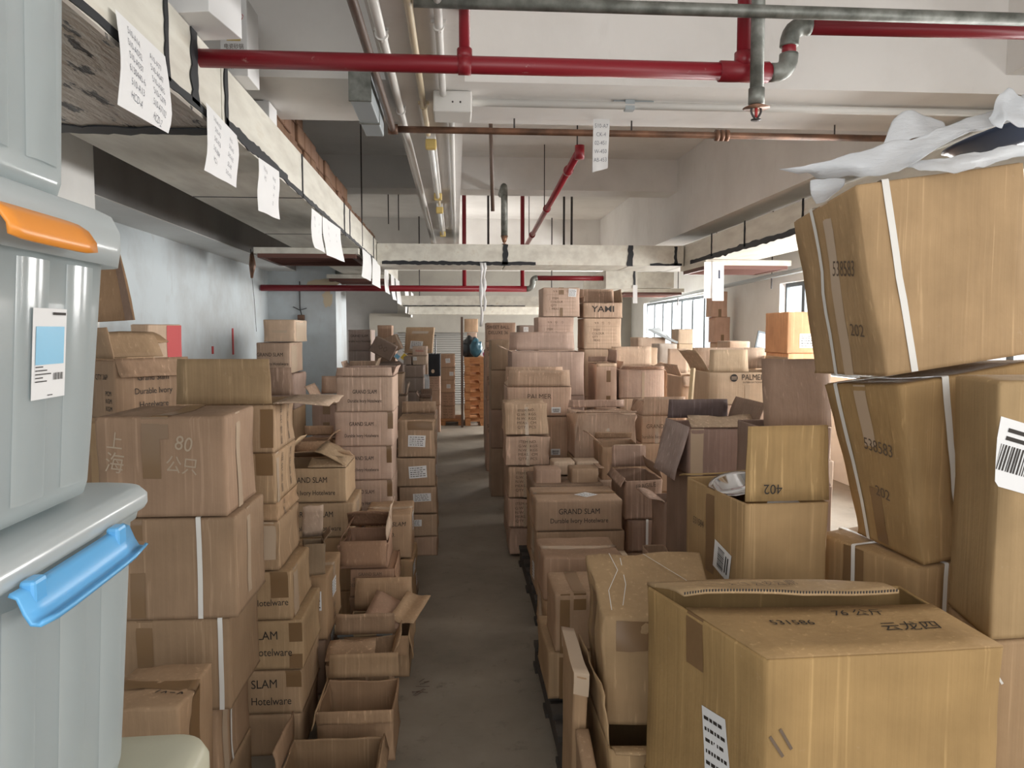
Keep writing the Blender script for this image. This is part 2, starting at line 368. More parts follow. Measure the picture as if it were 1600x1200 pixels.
    for t in text:     # (face, a, b, letter height, string, options)
        face, a, b, h, s_ = t[:5]; o_ = t[5] if len(t) > 5 else {}
        vv, ff = text_mesh(s_, o_.get('bold', 0.0))
        put(face, vv, ff, a, b, h*1.38, o_.get('rot', 0), o_.get('m', 'ink'), o_.get('nm', 'printed_lettering'), T, 0.0022, o_.get('sx', 0.85), o_.get('skew', 0))
    for l in lab:      # (face, a, b, width, height, rot)
        face, a, b, w_, h_, rot = l[:6]; kindl = l[6] if len(l) > 6 else 'lines'
        g = [(-.5+i/3, -.5+j/3) for j in range(4) for i in range(4)]
        gf = [(j*4+i, j*4+i+1, j*4+i+5, j*4+i+4) for j in range(3) for i in range(3)]
        p = put(face, [(x*w_, y*h_) for x, y in g], gf, a, b, 1, rot, 'paper', 'paper_label', T, 0.0026)
        vs_, fs = [], []
        def q(x0, x1, y0, y1):
            k = len(vs_); vs_.extend([(x0*w_, y0*h_), (x1*w_, y0*h_), (x1*w_, y1*h_), (x0*w_, y1*h_)]); fs.append((k, k+1, k+2, k+3))
        rr = random.Random(NCART[0])
        if kindl == 'bar':
            x = -.36
            while x < .36:
                ww = rr.choice((.012, .02, .035)); q(x, x+ww, -.12, .26); x += ww+rr.choice((.015, .025, .03))
            for y in (-.22, -.34): q(-.3, .3, y-.03, y+.03)
        else:
            for k in range(5):
                y = .34-k*.17; x = -.42
                while x < .3:
                    ww = rr.uniform(.05, .2); q(x, min(x+ww, .42), y-.028, y+.028); x += ww+.04
        put(face, vs_, fs, a, b, 1, rot, 'ink', 'printed_text', p, 0.0034)
    for (face, m_, hw, strokes) in marks:   # pen strokes: lists of (a, b) on a face
        F = FACE[face]; bm = bmesh.new()
        for st in strokes:
            pts = [P(F(*p), 0.0025) for p in st]
            for p, q in zip(pts, pts[1:]):
                d = (q-p); nrm = d.cross(P(F(*st[0]), 0.05)-pts[0])
                if nrm.length < 1e-9: continue
                nrm = nrm.normalized()*hw
                bm.faces.new([bm.verts.new(x) for x in (p-nrm, q-nrm, q+nrm, p+nrm)])
        fin('pen_lettering', bm, m_, T)
    T2 = Carton(); T2.o = T; T2.P = P; T2.W, T2.D, T2.H = W, Dp, H
    return T2
def C(label, x0, x1, yt, yb, Y, d, rot=0, lean=(0, 0), depthshift=0, **k):
    """carton from the picture columns and rows of its front face standing at distance Y, d deep; yb 'F' = floor, or a height in metres as ('z', h)"""
    def zz(y): return 0.0 if y == 'F' else (y[1] if isinstance(y, tuple) else zat(y, Y, (x0+x1)/2))
    z1, z0 = zz(yt), zz(yb); ym = 518+(EYE-(z0+z1)/2)*1200/Y
    a, b = at(x0, ym, Y), at(x1, ym, Y); wv = b.x-a.x
    c, s = math.cos(R(rot)), math.sin(R(rot)); p = Vector((a.x, Y+depthshift, 0))
    ex, ey = Vector((c, s, 0)), Vector((-s, c, 0))
    f = [p, p+ex*wv, p+ex*wv+ey*d, p+ey*d]; ln = Vector((lean[0], lean[1], 0))
    return carton(label, [q+Vector((0, 0, z0)) for q in f], [q+ln+Vector((0, 0, z1)) for q in f], **k)
# ------------------------------------------------------------------ the room
def struct(name, bm, m, label=None, cat=None, smooth=False):
    o = fin(name, bm, m, None, smooth); o['kind'] = 'structure'
    if label: tag(o, label, cat)
    return o
def sbox(name, m, b, label, cat):
    bm = bmesh.new(); box(bm, *b); return struct(name, bm, m, label, cat)
CEIL = 3.88; BEAM = 2.9
sbox('floor', 'floor', (-3.2, 4.4, -3, 19, -0.1, 0), 'worn grey concrete floor of the aisle between the carton stacks', 'floor')
sbox('ceiling', 'ceil', (-3.2, 4.4, -1.5, 19, CEIL, CEIL+.15), 'white painted concrete ceiling slab above the beams', 'ceiling')
sbox('wall_left', 'wall', (-3.0, -2.8, -1.5, 11.8, 0, CEIL), 'pale blue painted wall on the left behind the cartons', 'wall')
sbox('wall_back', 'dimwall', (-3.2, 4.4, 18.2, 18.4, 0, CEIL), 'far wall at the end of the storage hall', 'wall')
sbox('wall_left', 'wall', (-3.2, -1.8, 11.8, 12.9, 0, CEIL), 'pale blue peeling pillar wall at the end of the left wall', 'wall')
sbox('wall_left', 'wallw', (-3.2, -3.0, 11.8, 18.3, 0, CEIL), 'shadowed side wall beyond the peeling pillar', 'wall')
# right wall with its two window strips
SILL, HEAD = 1.15, 2.27
bm = bmesh.new()
X0, X1 = 4.2, 4.4
box(bm, X0, X1, -3, 18.3, 0, SILL); box(bm, X0, X1, -3, 18.3, HEAD, CEIL)
for a, b in ((-3, -1.9), (3.2, 3.6), (9.75, 12.35), (17.0, 18.3)): box(bm, X0, X1, a, b, SILL, HEAD)
struct('wall_right', bm, 'wallw', 'white window wall along the right side of the hall', 'wall')
def window(k, ya, yb, nm, label):
    t = thing('window_%d' % k, label, 'window', (4.3, (ya+yb)/2, SILL)); t['kind'] = 'structure'
    L2 = (yb-ya)/2; h = HEAD-SILL; bm = bmesh.new(); w_ = .022
    box(bm, -w_, w_, -L2, L2, 0, .05); box(bm, -w_, w_, -L2, L2, h-.05, h)
    for i in range(nm+1):
        y = -L2+2*L2*i/nm; box(bm, -w_, w_, max(-L2, y-.04), min(L2, y+.04), .05, h-.05)
    fin('window_frame', bm, 'frame', t)
    bm = bmesh.new(); box(bm, -.003, .003, -L2+.02, L2-.02, .04, h-.04); fin('window_pane', bm, 'glass', t)
window(1, 12.35, 17.0, 7, 'long window strip with many upright bars beyond the white pillar wall')
window(2, 3.6, 9.75, 12, 'window strip nearer the viewer, seen beside the orange-brown carton')
window(3, -1.9, 3.2, 10, 'window strip beside the strapped cartons, outside the picture')
# beams
def cb(b, label, m='ceil'): sbox('ceiling_beam', m, b, label, 'beam')
cb((-3.2, 4.4, 3.95, 4.72, BEAM, CEIL), 'deep white cross beam behind the nearest red sprinkler pipe')
cb((-3.2, 4.4, 10.0, 10.45, 3.47, CEIL), 'shallow white cross beam above the cross duct')
cb((-3.2, 4.4, 15.4, 16.0, BEAM, CEIL), 'deep white cross beam near the far end')
cb((2.9, 3.3, 4.721, 15.399, BEAM, CEIL), 'long white beam running lengthwise above the right duct')
cb((2.9, 3.3, -1.5, 3.949, BEAM+.1, CEIL), 'white beam stub in the upper right corner')
cb((-.34, .05, -1.5, 3.949, BEAM, CEIL), 'narrow white lengthwise beam overhead before the deep cross beam')
cb((-.34, .05, 4.721, 15.399, BEAM, CEIL), 'narrow white lengthwise beam carrying the fluorescent lamps')
cb((-2.8, -2.38, -1.5, 3.949, 2.56, CEIL), 'dark grey beam above the left wall before the cross beam', 'greybeam')
cb((-2.8, -2.38, 4.721, 11.8, 2.56, CEIL), 'dark grey beam along the top of the left wall', 'greybeam')
sbox('wall_left', 'wallw', (-2.799, -2.1, 3.951, 4.719, 0, 2.899), 'white wall pillar at the left under the deep cross beam', 'pillar')
sbox('trim_3', 'wallw', (-2.8, -2.38, 4.721, 11.8, 2.552, 2.5595), 'pale underside of the dark grey beam along the left wall', 'trim')
# far shutter and bulkhead
sbox('door_1', 'shutter', (-1.3, .35, 17.4, 17.46, 0, 1.62), 'grey roller shutter at the far end of the aisle', 'shutter')
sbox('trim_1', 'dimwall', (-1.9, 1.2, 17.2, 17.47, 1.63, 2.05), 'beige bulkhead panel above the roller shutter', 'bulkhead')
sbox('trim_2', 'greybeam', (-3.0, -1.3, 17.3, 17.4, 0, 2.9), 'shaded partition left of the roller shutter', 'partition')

# ------------------------------------------------------------------ ducts
def mast(bm, b): box(bm, *b)
def wob(bm, pts, h0, plane, coord, seed):   # ragged smear on a plane; pts: list of positions along, half widths vary
    pass
DX0, DX1 = -1.65, -.97; DZ0, DZ1 = 2.5, 2.77
def ragged(bm, axis, fixed, a0, a1, c, hw, seed, th=.006, n=24):
    """ragged smear; axis 'x' face = plane x=fixed running along y; 'y' face = plane y=fixed running along x; 'v' = plane x=fixed running up z; 'w' = plane y=fixed running up z"""
    up, lo = [], []
    for i in range(n+1):
        t = a0+(a1-a0)*i/n; h = hw*(.55+.9*abs(noise.noise(Vector((t*9, seed, 0))))); g = hw*(.55+.9*abs(noise.noise(Vector((t*11, seed+5, 3)))))
        up.append((t, c+h)); lo.append((t, c-g))
    def p(t, s, k):
        if axis == 'x': return (fixed+k, t, s)
        if axis == 'y': return (t, fixed-k, s)
        if axis == 'v': return (fixed+k, s, t)
        if axis == 'w': return (s, fixed-k, t)
        if axis == 'z': return (t, s, fixed-k)      # underside, running along x
        if axis == 'q': return (s, t, fixed-k)      # underside, running along y
    A = [[bm.verts.new(p(t, s, k)) for (t, s) in r_] for k in (0.001, th) for r_ in (lo, up)]
    for i in range(n):
        bm.faces.new((A[2][i], A[2][i+1], A[3][i+1], A[3][i])); bm.faces.new((A[1][i], A[1][i+1], A[3][i+1], A[3][i])); bm.faces.new((A[0][i], A[2][i], A[2][i+1], A[0][i+1]))
T = thing('air_duct', 'long cream ventilation duct hung with handwritten paper sheets', 'duct', (DX0+.34, 8, DZ0))
off = Vector((DX0+.34, 8, DZ0))
def dpart(nm, m, bxs, parent, o_, bev=0):
    bm = bmesh.new()
    for b in bxs: box(bm, b[0]-o_.x, b[1]-o_.x, b[2]-o_.y, b[3]-o_.y, b[4]-o_.z, b[5]-o_.z)
    return fin(nm, bm, m, parent)
segs = [0.9, 3.36, 5.05, 6.9, 9.3, 11.4, 13.2]
for i, (a, b) in enumerate(zip(segs, segs[1:])):
    lo = 0.0 if i else -.02
    f = dpart('duct_section', 'duct', [(DX0, DX1, a+.006, b-.006, DZ0+lo, DZ1)], T, off)
    if i == 0:
        bm = bmesh.new(); box(bm, DX0-.004-off.x, DX1+.004-off.x, a-off.y, b-.03-off.y, DZ0-.034-off.z, DZ0-.021-off.z); fin('foil_underside', bm, 'foil', T)
bm = bmesh.new()
ragged(bm, 'x', DX1, 0.9, 3.36, DZ0+.0, .02, 1.3); ragged(bm, 'x', DX1, 3.4, 4.6, DZ0+.03, .035, 4.1); ragged(bm, 'x', DX1, 4.6, 9.2, DZ0+.015, .02, 2.2, n=60)
ragged(bm, 'z', DZ0-.034, DX0, DX1, 3.28, .07, 6.6)
for y, w_ in ((2.74, .022), (3.02, .05), (3.42, .03), (5.05, .02), (6.9, .03), (7.25, .02), (9.3, .03)): ragged(bm, 'v', DX1, DZ0+.0, DZ1, y, w_, y)
for v in bm.verts: v.co -= off
fin('black_sealant', bm, 'mastic', T)
bm = bmesh.new()
for y in (5.05, 6.9): box(bm, DX0-off.x, DX1-off.x, y-.006-off.y, y+.006-off.y, DZ0-.003-off.z, DZ0+.01-off.z)
fin('seam', bm, 'mastic', T)
def grille(par, o_, x0, x1, y0, y1, z):
    """ceiling diffuser hanging under a duct: flared wooden collar, rust brown frame and slats"""
    h = dpart('diffuser_collar', 'duct', [(x0, x1, y0, y1, z-.06, z)], par, o_)
    g = dpart('grille_frame', 'grille', [(x0+.03, x1-.03, y0+.03, y0+.07, z-.1, z-.06), (x0+.03, x1-.03, y1-.07, y1-.03, z-.1, z-.06), (x0+.03, x0+.07, y0+.07, y1-.07, z-.1, z-.06), (x1-.07, x1-.03, y0+.07, y1-.07, z-.1, z-.06)], par, o_)
    bm = bmesh.new(); n = 9
    for i in range(n):
        y = y0+.1+(y1-y0-.2)*i/(n-1)
        v = box(bm, x0+.07-o_.x, x1-.07-o_.x, y-.015-o_.y, y+.015-o_.y, z-.088-o_.z, z-.082-o_.z)
        bmesh.ops.rotate(bm, verts=v, cent=(0, y-o_.y, z-.085-o_.z), matrix=Matrix.Rotation(R(35), 3, 'X'))
    fin('grille_slats', bm, 'grille', g)
    bm = bmesh.new(); box(bm, x0+.06-o_.x, x1-.06-o_.x, y0+.06-o_.y, y1-.06-o_.y, z-.064-o_.z, z-.061-o_.z); fin('grille_throat', bm, 'rod', g)
grille(T, off, -2.02, -.98, 7.95, 9.0, DZ0-.005)
grille(T, off, -1.9, -.98, 11.6, 12.5, DZ0-.005)
# cross duct
T = thing('air_duct', 'cream cross duct spanning the aisle in front of the tall carton pair', 'duct', (1, 9.9, 2.48)); off = Vector((1, 9.9, 2.48))
for a, b in ((-.964, .62), (.63, 2.2), (2.21, 2.885)): dpart('duct_section', 'duct', [(a+.003, b-.003, 9.62, 10.5, 2.48, 2.73)], T, off)
bm = bmesh.new()
ragged(bm, 'y', 9.62, -.9, 1.0, 2.495, .03, 3.3, n=70); ragged(bm, 'w', 9.62, 2.48, 2.73, .62, .045, 8.1)
ragged(bm, 'w', 9.62, 2.47, 2.73, 2.2, .05, 9.4); ragged(bm, 'y', 9.62, 2.45, 2.86, 2.49, .02, 5.5); ragged(bm, 'w', 9.62, 2.48, 2.72, 2.78, .025, 2.7)
for v in bm.verts: v.co -= off
fin('black_sealant', bm, 'mastic', T)
# right duct
RX0, RX1 = 2.9, 3.5
T = thing('air_duct', 'cream duct along the right side with rust brown louvre diffusers', 'duct', (3.2, 8, 2.5)); off = Vector((3.2, 8, 2.5))
for a, b in ((3.6, 6.3), (6.31, 8.6), (8.61, 10.55)): dpart('duct_section', 'duct', [(RX0, RX1, a, b, 2.48, 2.74)], T, off)
bm = bmesh.new()
ragged(bm, 'x', RX0-.008, 5.2, 9.4, 2.5, .035, 7.7, n=50)
for y in (8.6, 6.3, 7.6): ragged(bm, 'v', RX0-.008, 2.5, 2.76, y, .02, y)
for v in bm.verts: v.co -= off
fin('black_sealant', bm, 'mastic', T)
grille(T, off, 2.88, 3.9, 8.75, 9.75, 2.475)
T = thing('air_duct', 'far cream duct continuing behind the cross duct on the right', 'duct', (2.6, 13.5, 2.3)); off = Vector((2.6, 13.5, 2.3))
dpart('duct_section', 'duct', [(2.2, 2.66, 11.2, 13.2, 2.28, 2.55)], T, off); dpart('duct_section', 'duct', [(2.665, 3.5, 12.2, 13.2, 2.35, 2.6)], T, off)
bm = bmesh.new(); ragged(bm, 'w', 11.2, 2.28, 2.55, 2.62, .02, 4.4); 
for v in bm.verts: v.co -= off
fin('black_sealant', bm, 'mastic', T)
grille(T, off, 2.69, 3.7, 12.3, 13.3, 2.345)
T = thing('air_duct', 'low cream duct crossing the hall behind the second red pipe', 'duct', (.5, 13.3, 2.1)); off = Vector((.5, 13.3, 2.1))
dpart('duct_section', 'duct', [(-.95, 2.5, 13.3, 13.9, 2.09, 2.26)], T, off)
bm = bmesh.new(); ragged(bm, 'y', 13.3, -.9, 1.2, 2.09, .012, 6.1, n=40)
for v in bm.verts: v.co -= off
fin('black_sealant', bm, 'mastic', T)
T = thing('air_duct', 'farthest cream duct low under the ceiling near the shutter', 'duct', (.5, 15, 2.0)); off = Vector((.5, 15, 2.0))
dpart('duct_section', 'duct', [(-.9, 2.8, 15.0, 15.35, 1.98, 2.13)], T, off)
bm = bmesh.new()
for x in (-.7, 1.9): tube(bm, [(x-off.x, 15.2-off.y, 2.125-off.z), (x-off.x, 15.2-off.y, CEIL+.02-off.z)], .012, 6)
fin('hanger_rod', bm, 'rod', T)

# ------------------------------------------------------------------ pipes
YP = 3.09
def pz(py, Y=YP): return zat(py, Y)
ZP = pz(101)
T = thing('sprinkler_pipe', 'long red sprinkler pipe crossing overhead from the near duct to the galvanised drop', 'pipe', (0, YP, ZP))
def L(*p): return Vector(p)
bm = bmesh.new(); tube(bm, [(-.99, 0, 0), (1.28, 0, 0)], .034, 16); fin('pipe', bm, 'redpipe', T, True)
bm = bmesh.new()
for x in (.04, 1.16): tube(bm, [(x, 0, .03), (x, 0, CEIL+.01-ZP)], .029 if x > 1 else .022, 14)
fin('riser', bm, 'redpipe', T, True)
bm = bmesh.new()
tube(bm, [(.015, 0, 0), (.065, 0, 0)], .039, 14); tube(bm, [(.04, 0, .02), (.04, 0, .06)], .03, 12)
tube(bm, [(1.06, 0, 0), (1.26, 0, 0)], .041, 16); tube(bm, [(1.16, 0, .02), (1.16, 0, .075)], .038, 14)
fin('tee_fitting', bm, 'redpipe', T, True)
xe = 1.28; ze = .145
bm = bmesh.new(); tube(bm, [(xe-.01, 0, 0)]+arc((xe, 0, 0), (xe+.065, 0, 0), (xe+.065, 0, .065))+[(xe+.065, 0, .075)], .037, 14)
tube(bm, [(xe+.065, 0, .105)]+arc((xe+.065, 0, .11), (xe+.065, 0, .185), (xe+.135, 0, .185))+[(xe+.15, 0, .185)], .037, 14); fin('elbow', bm, 'galv', T, True)
bm = bmesh.new(); tube(bm, [(xe+.065, 0, .05), (xe+.065, 0, .13)], .028, 12); tube(bm, [(xe+.14, 0, .185), (2.88, 0, .195)], .032, 16); fin('pipe', bm, 'redpipe', T, True)
T = thing('sprinkler_drop', 'grey galvanised vertical pipe with a red-bulb sprinkler head in front of the red pipe', 'sprinkler', (at(1183, 100, 3.0).x, 3.0, pz(140, 3.0)))
bm = bmesh.new(); tube(bm, [(0, 0, -.02), (0, 0, CEIL+.01-T.location.z)], .026, 14); fin('pipe', bm, 'galv', T, True)
bm = bmesh.new(); tube(bm, [(0, 0, -.03), (0, 0, .03)], .031, 14); fin('collar', bm, 'galv', T, True); bm = bmesh.new(); tube(bm, [(0, 0, -.045), (0, 0, -.032)], [.052, .022], 20); fin('escutcheon', bm, 'copper', T, True)
bm = bmesh.new()
for s in (-1, 1): tube(bm, [(s*.008, 0, -.03)]+arc((s*.01, 0, -.035), (s*.032, 0, -.055), (s*.004, 0, -.085)), .0045, 8)
tube(bm, [(0, 0, -.088), (0, 0, -.092)], .02, 12); tube(bm, [(0, 0, -.028), (0, 0, -.04)], .012, 10); fin('sprinkler_head', bm, 'rod', T, True)
bm = bmesh.new(); tube(bm, [(0, 0, -.04), (0, 0, -.08)], .006, 8); fin('glass_bulb', bm, 'red', T, True)
bm = bmesh.new(); tube(bm, [(-.15, 2.96, pz(3, 2.96)), (2.9, 2.96, pz(3, 2.96))], .024, 14); tag(fin('water_pipe', bm, 'galv', None, True), 'grey galvanised pipe along the very top edge of the view', 'pipe')
# second red pipe further in
Y2 = 11.3; Z2 = zat(451, Y2)
T = thing('sprinkler_pipe', 'second red sprinkler pipe with elbow seen under the cross duct', 'pipe', (0, Y2, Z2))
bm = bmesh.new(); tube(bm, [(-2.78, 0, 0), (1.04, 0, 0)], .045, 12); fin('pipe', bm, 'redpipe', T, True)
bm = bmesh.new()
for x in (.13, .98): tube(bm, [(x, 0, .03), (x, 0, CEIL+.01-Z2)], .03, 10)
fin('riser', bm, 'redpipe', T, True)
bm = bmesh.new(); tube(bm, arc((1.04, 0, 0), (1.13, 0, 0), (1.13, 0, .09))+arc((1.13, 0, .1), (1.13, 0, .16), (1.2, 0, .16)), .042, 12); fin('elbow', bm, 'galv', T, True)
bm = bmesh.new(); tube(bm, [(1.19, 0, .16), (2.18, 0, .16)], .036, 12); fin('pipe', bm, 'redpipe', T, True)
# sloping red pipe
A, B = at(905, 236, 6.4), at(822, 384, 12.2)
T = thing('sprinkler_pipe', 'slanting red pipe running away above the cross duct', 'pipe', A)
bm = bmesh.new(); tube(bm, [(0, 0, 0), B-A], .032, 12); fin('pipe', bm, 'redpipe', T, True)
bm = bmesh.new(); tube(bm, [(0, -.02, .04), (0, -.02, -.07)], .04, 12)
for t in (.12, .45, .8): p = (B-A)*t; tube(bm, [p-(B-A)*.006, p+(B-A)*.006], .045, 12)
fin('coupling', bm, 'redpipe', T, True)
bm = bmesh.new()
for t in (.02, .5, .9): p = (B-A)*t; tube(bm, [p, (p.x, p.y, CEIL+.01-A.z)], .006, 6)
fin('hanger_rod', bm, 'rod', T)
# galvanised upright sprinkler pipe
p = at(788, 375, 9.35)
T = thing('sprinkler_drop', 'galvanised upright pipe with sprinkler head just before the cross duct', 'sprinkler', p)
bm = bmesh.new(); zt = zat(288, 9.35)-p.z; tube(bm, [(0, 0, .05), (0, 0, zt-.1)]+arc((0, 0, zt-.1), (0, 0, zt), (0, .12, zt)), .04, 12)
tube(bm, [(0, .12, zt), (0, .66, zt)], .04, 10); fin('pipe', bm, 'galv', T, True)
bm = bmesh.new(); tube(bm, [(0, 0, -.03), (0, 0, .05)], [.02, .045], 10); tube(bm, [(0, 0, -.05), (0, 0, -.045)], .03, 10); tube(bm, [(0, 0, -.05), (0, 0, 0)], .01, 8); fin('sprinkler_head', bm, 'copper', T, True)
# copper pipe
YC = 4.6; zc = 2.825
T = thing('copper_pipe', 'thin brown copper pipe across the hall just behind the deep cross beam', 'pipe', (0, YC, zc))
bm = bmesh.new(); tube(bm, [(-.36, 0, 0), (2.88, 0, 0)], .02, 12); fin('pipe', bm, 'copper', T, True)
bm = bmesh.new(); tube(bm, [(-.385, .0, 0), (-.33, 0, 0)], .03, 10)
for x in (1.57, 1.6, 1.63): tube(bm, [(x-.01, 0, 0), (x+.01, 0, 0)], .034, 12)
fin('coupling', bm, 'copper', T, True)
bm = bmesh.new(); tube(bm, [(-.36, 0, 0), (-.36, -3.8, -.005)], .02, 12); fin('pipe_run', bm, 'brown', T, True)
bm = bmesh.new()
for x in (.35, 1.05, 2.3): tube(bm, [(x, 0, 0), (x, 0, .08)], .005, 6)
fin('hanger_rod', bm, 'rod', T)
# dark hanger straps in the second bay
for i, (px, y0, y1, Y, lab_) in enumerate(((770, 204, 330, 6.3, 'dark slanting steel strap hanging near the middle of the ceiling bay'), (881, 304, 386, 10.9, 'first of two dark ceiling rods right of the slanting red pipe'), (893, 304, 386, 10.9, 'second of two dark ceiling rods, the right one'), (763, 304, 386, 10.9, 'dark ceiling rod left of the galvanised upright pipe'))):
    a = at(px, y1, Y); b = at(px, y0, Y); bm = bmesh.new(); tube(bm, [(0, 0, 0), (-.03 if i == 0 else 0, 0, CEIL+.005-a.z)], .016, 8)
    o = fin('ceiling_rod', bm, 'rod' if i else 'brown', None, True); o.location = a; tag(o, lab_, 'rod')
for px, y0, Y, lab_ in ((566, 385, 8.2, 'thin wire rod above the cartons stored on the duct'), (607, 350, 10.9, 'thin wire rod in the dark bay above the left duct'), (623, 360, 11.6, 'thin wire rod deeper in the dark bay')):
    a = at(px, y0, Y); bm = bmesh.new(); tube(bm, [(0, 0, 0), (0, 0, CEIL+.005-a.z)], .007, 6); o = fin('ceiling_rod', bm, 'rod'); o.location = a; tag(o, lab_, 'rod')
# conduits under the central beam
def conduit(lab_, pts, r, m, clips=()):
    T = thing('conduit', lab_, 'conduit', pts[0]); o_ = Vector(pts[0])
    bm = bmesh.new(); tube(bm, [Vector(p)-o_ for p in pts], r, 12); fin('pipe', bm, m, T, True)
    if clips:
        bm = bmesh.new()
        for c in clips: c = Vector(c)-o_; tube(bm, [c-Vector((0, .012, 0)), c+Vector((0, .012, 0))], r*1.35, 12); box(bm, c.x-.03, c.x+.03, c.y-.012, c.y+.012, c.z+r*.6, c.z+r*1.4)
        fin('clip', bm, m, T)
zc2 = BEAM-.024
conduit('thick white conduit along the left edge of the narrow beam', [(-.30, .6, zc2), (-.30, 4.9, zc2), (-.295, 5.2, zc2), (-.28, 12, zc2)], .021, 'conduit', [(-.3, y, zc2) for y in (2.1, 3.3, 4.4)])
conduit('yellowed middle conduit leading to the fluorescent lamps', [(-.18, .6, zc2), (-.165, 4.9, zc2)], .016, 'cream', [(-.176, 1.9, zc2), (-.172, 2.9, zc2), (-.168, 4.3, zc2)])
conduit('white conduit ending at the square junction box', [(-.065, .6, zc2), (-.06, 4.08, zc2)], .017, 'conduit', [(-.063, y, zc2) for y in (2.0, 3.2)])
conduit('white conduit beyond the junction box along the right edge of the narrow beam', [(-.02, 4.32, zc2), (0.0, 12, zc2)], .017, 'conduit')
conduit('white conduit running right from the junction box under the deep beam', [(.095, 4.2, zc2-.004), (4.15, 4.2, zc2-.004)], .021, 'conduit')
bm = bmesh.new(); box(bm, -.11, .09, 4.09, 4.31, BEAM-.11, BEAM-.001); bevel(bm, .008); T = fin('junction_box', bm, 'conduit'); tag(T, 'square white junction box under the beam crossing', 'junction box')
bm = bmesh.new()
for x, y in ((-.01, 4.087), (.03, 4.087)): tube(bm, [(x, y+.004, BEAM-.06), (x, y, BEAM-.06)], .005, 8)
fin('screw', bm, 'rod', T)
bm = bmesh.new(); box(bm, .92, .97, 4.18, 4.225, BEAM-.055, BEAM-.001); box(bm, .86, 1.08, 4.2, 4.22, BEAM-.014, BEAM-.001); tag(fin('conduit_bracket', bm, 'trunk'), 'small grey bracket holding the white conduit under the deep beam', 'bracket')
T = thing('cable_trunking', 'grey steel cable trunking hugging the narrow beam at its left side', 'trunking', (-.44, 4.1, BEAM)); 
bm = bmesh.new(); box(bm, -.055, .045, -.35, .33, -.16, -.001); bevel(bm, .006); fin('trunking_body', bm, 'trunk', T)
bm = bmesh.new(); box(bm, -.058, .048, -.353, -.335, -.164, -.0005); box(bm, -.058, .048, .05, .07, -.164, -.0005); fin('cover_joint', bm, 'galv', T)
def lamp(lab_, y0, y1):
    T = thing('fluorescent_lamp', lab_, 'lamp', (-.15, y0, BEAM))
    bm = bmesh.new(); box(bm, -.03, .03, 0, y1-y0, -.04, -.001); bevel(bm, .006); fin('lamp_body', bm, 'conduit', T)
    bm = bmesh.new(); tube(bm, [(0, .05, -.075), (0, y1-y0-.05, -.075)], .016, 14); fin('lamp_tube', bm, 'tube', T, True)
    for y in (.0, y1-y0-.05):
        bm = bmesh.new(); box(bm, -.035, .035, y, y+.055, -.1, -.038); bevel(bm, .01); fin('lamp_holder', bm, 'yellowcap', T)
lamp('nearer fluorescent tube lamp with yellowed holders under the narrow beam', 4.95, 6.9)
lamp('farther fluorescent tube lamp under the narrow beam', 7.6, 9.5)
conduit('short yellowed cable joining the two fluorescent lamps', [(-.15, 6.93, zc2), (-.15, 7.57, zc2)], .014, 'cream')
# rail along the right windows
T = thing('rail', 'grey hanging rail running above the window cartons', 'rail', at(1241, 424, 9.0)); B = at(1017, 472, 15.2)-T.location
bm = bmesh.new(); tube(bm, [-B*.25, B], .03, 8); fin('rail_bar', bm, 'trunk', T)
bm = bmesh.new()
for t in (.1, .42, .72): tube(bm, [B*t-Vector((0, 0, .02)), Vector(((B*t).x, (B*t).y, CEIL+.01-T.location.z))], .008, 6); tube(bm, [B*t, B*t-Vector((0, 0, .16))], .012, 6)
fin('hanger_rod', bm, 'rod', T)

# ------------------------------------------------------------------ sheets of paper
def sheet(lab_, c00, c10, c01, c11, seed, lines, curl=.02, two=False, group=None):
    """paper hung by its upper edge c00-c10; lower edge c01-c11"""
    c00, c10, c01, c11 = map(Vector, (c00, c10, c01, c11)); o_ = (c00+c10)/2
    nrm = (c10-c00).cross(c01-c00).normalized()
    if nrm.dot(Vector((0, 0, EYE))-c00) < 0: nrm = -nrm
    def S(a, b, out=0): return (c00*(1-a)+c10*a)*(1-b)+(c01*(1-a)+c11*a)*b + nrm*(curl*math.sin(b*2.6+seed)*b+curl*.7*noise.noise(Vector((a*2, b*2, seed)))*b+out) - o_
    bm = bmesh.new(); strip(bm, [[S(i/6, j/8) for i in range(7)] for j in range(9)])
    o = fin('paper_sheet', bm, 'paper', None, True, recalc=False); o.location = o_; tag(o, lab_, 'paper', group)
    W_ = (c10-c00).length; H_ = (c01-c00).length
    if not lines: return
    bm = bmesh.new()
    for col_ in lines:
        for (ca, cb, h, s) in col_:
            vv, ff = text_mesh(s, -.015); ve = [bm.verts.new(S(min(max(ca+p.x*h*.8/W_, .01), .99), min(max(cb-(p.y-.16*p.x)*h/H_, .01), .99), .0015)) for p in vv]
            for f in ff:
                try: bm.faces.new([ve[i] for i in f])
                except ValueError: pass
    fin('handwritten_lettering', bm, 'pen', o, recalc=False)
def dsheet(lab_, xa, xb, ya0, yb0, ya1, yb1, seed, ll, curl=.02, X=DX1+.016):
    a = atX(xa, ya0, X); b = atX(xb, yb0, X); c = atX(xa, ya1, X); d = atX(xb, yb1, X)
    sheet(lab_, a, b, Vector((X+.006, a.y, c.z)), Vector((X+.012, b.y, d.z)), seed, ll, curl)
def cols(L_, R_, h, y0, dy): return [[(.3, y0+i*dy, h, s) for i, s in enumerate(L_)], [(.72, y0+.08+i*dy, h, s) for i, s in enumerate(R_)]]
dsheet('largest handwritten code sheet, nearest on the black and foil duct', 180, 258, 14, 88, 160, 206, 1, cols(['510-A14', '510-A032', '510-A037', '6130440-6', '510-A13', 'HCD-A'], ['A10-A77', '510-A047', '510-A065', '510-C079', '510-A7102', 'HCD-2', '510-A62'], .03, .14, .14))
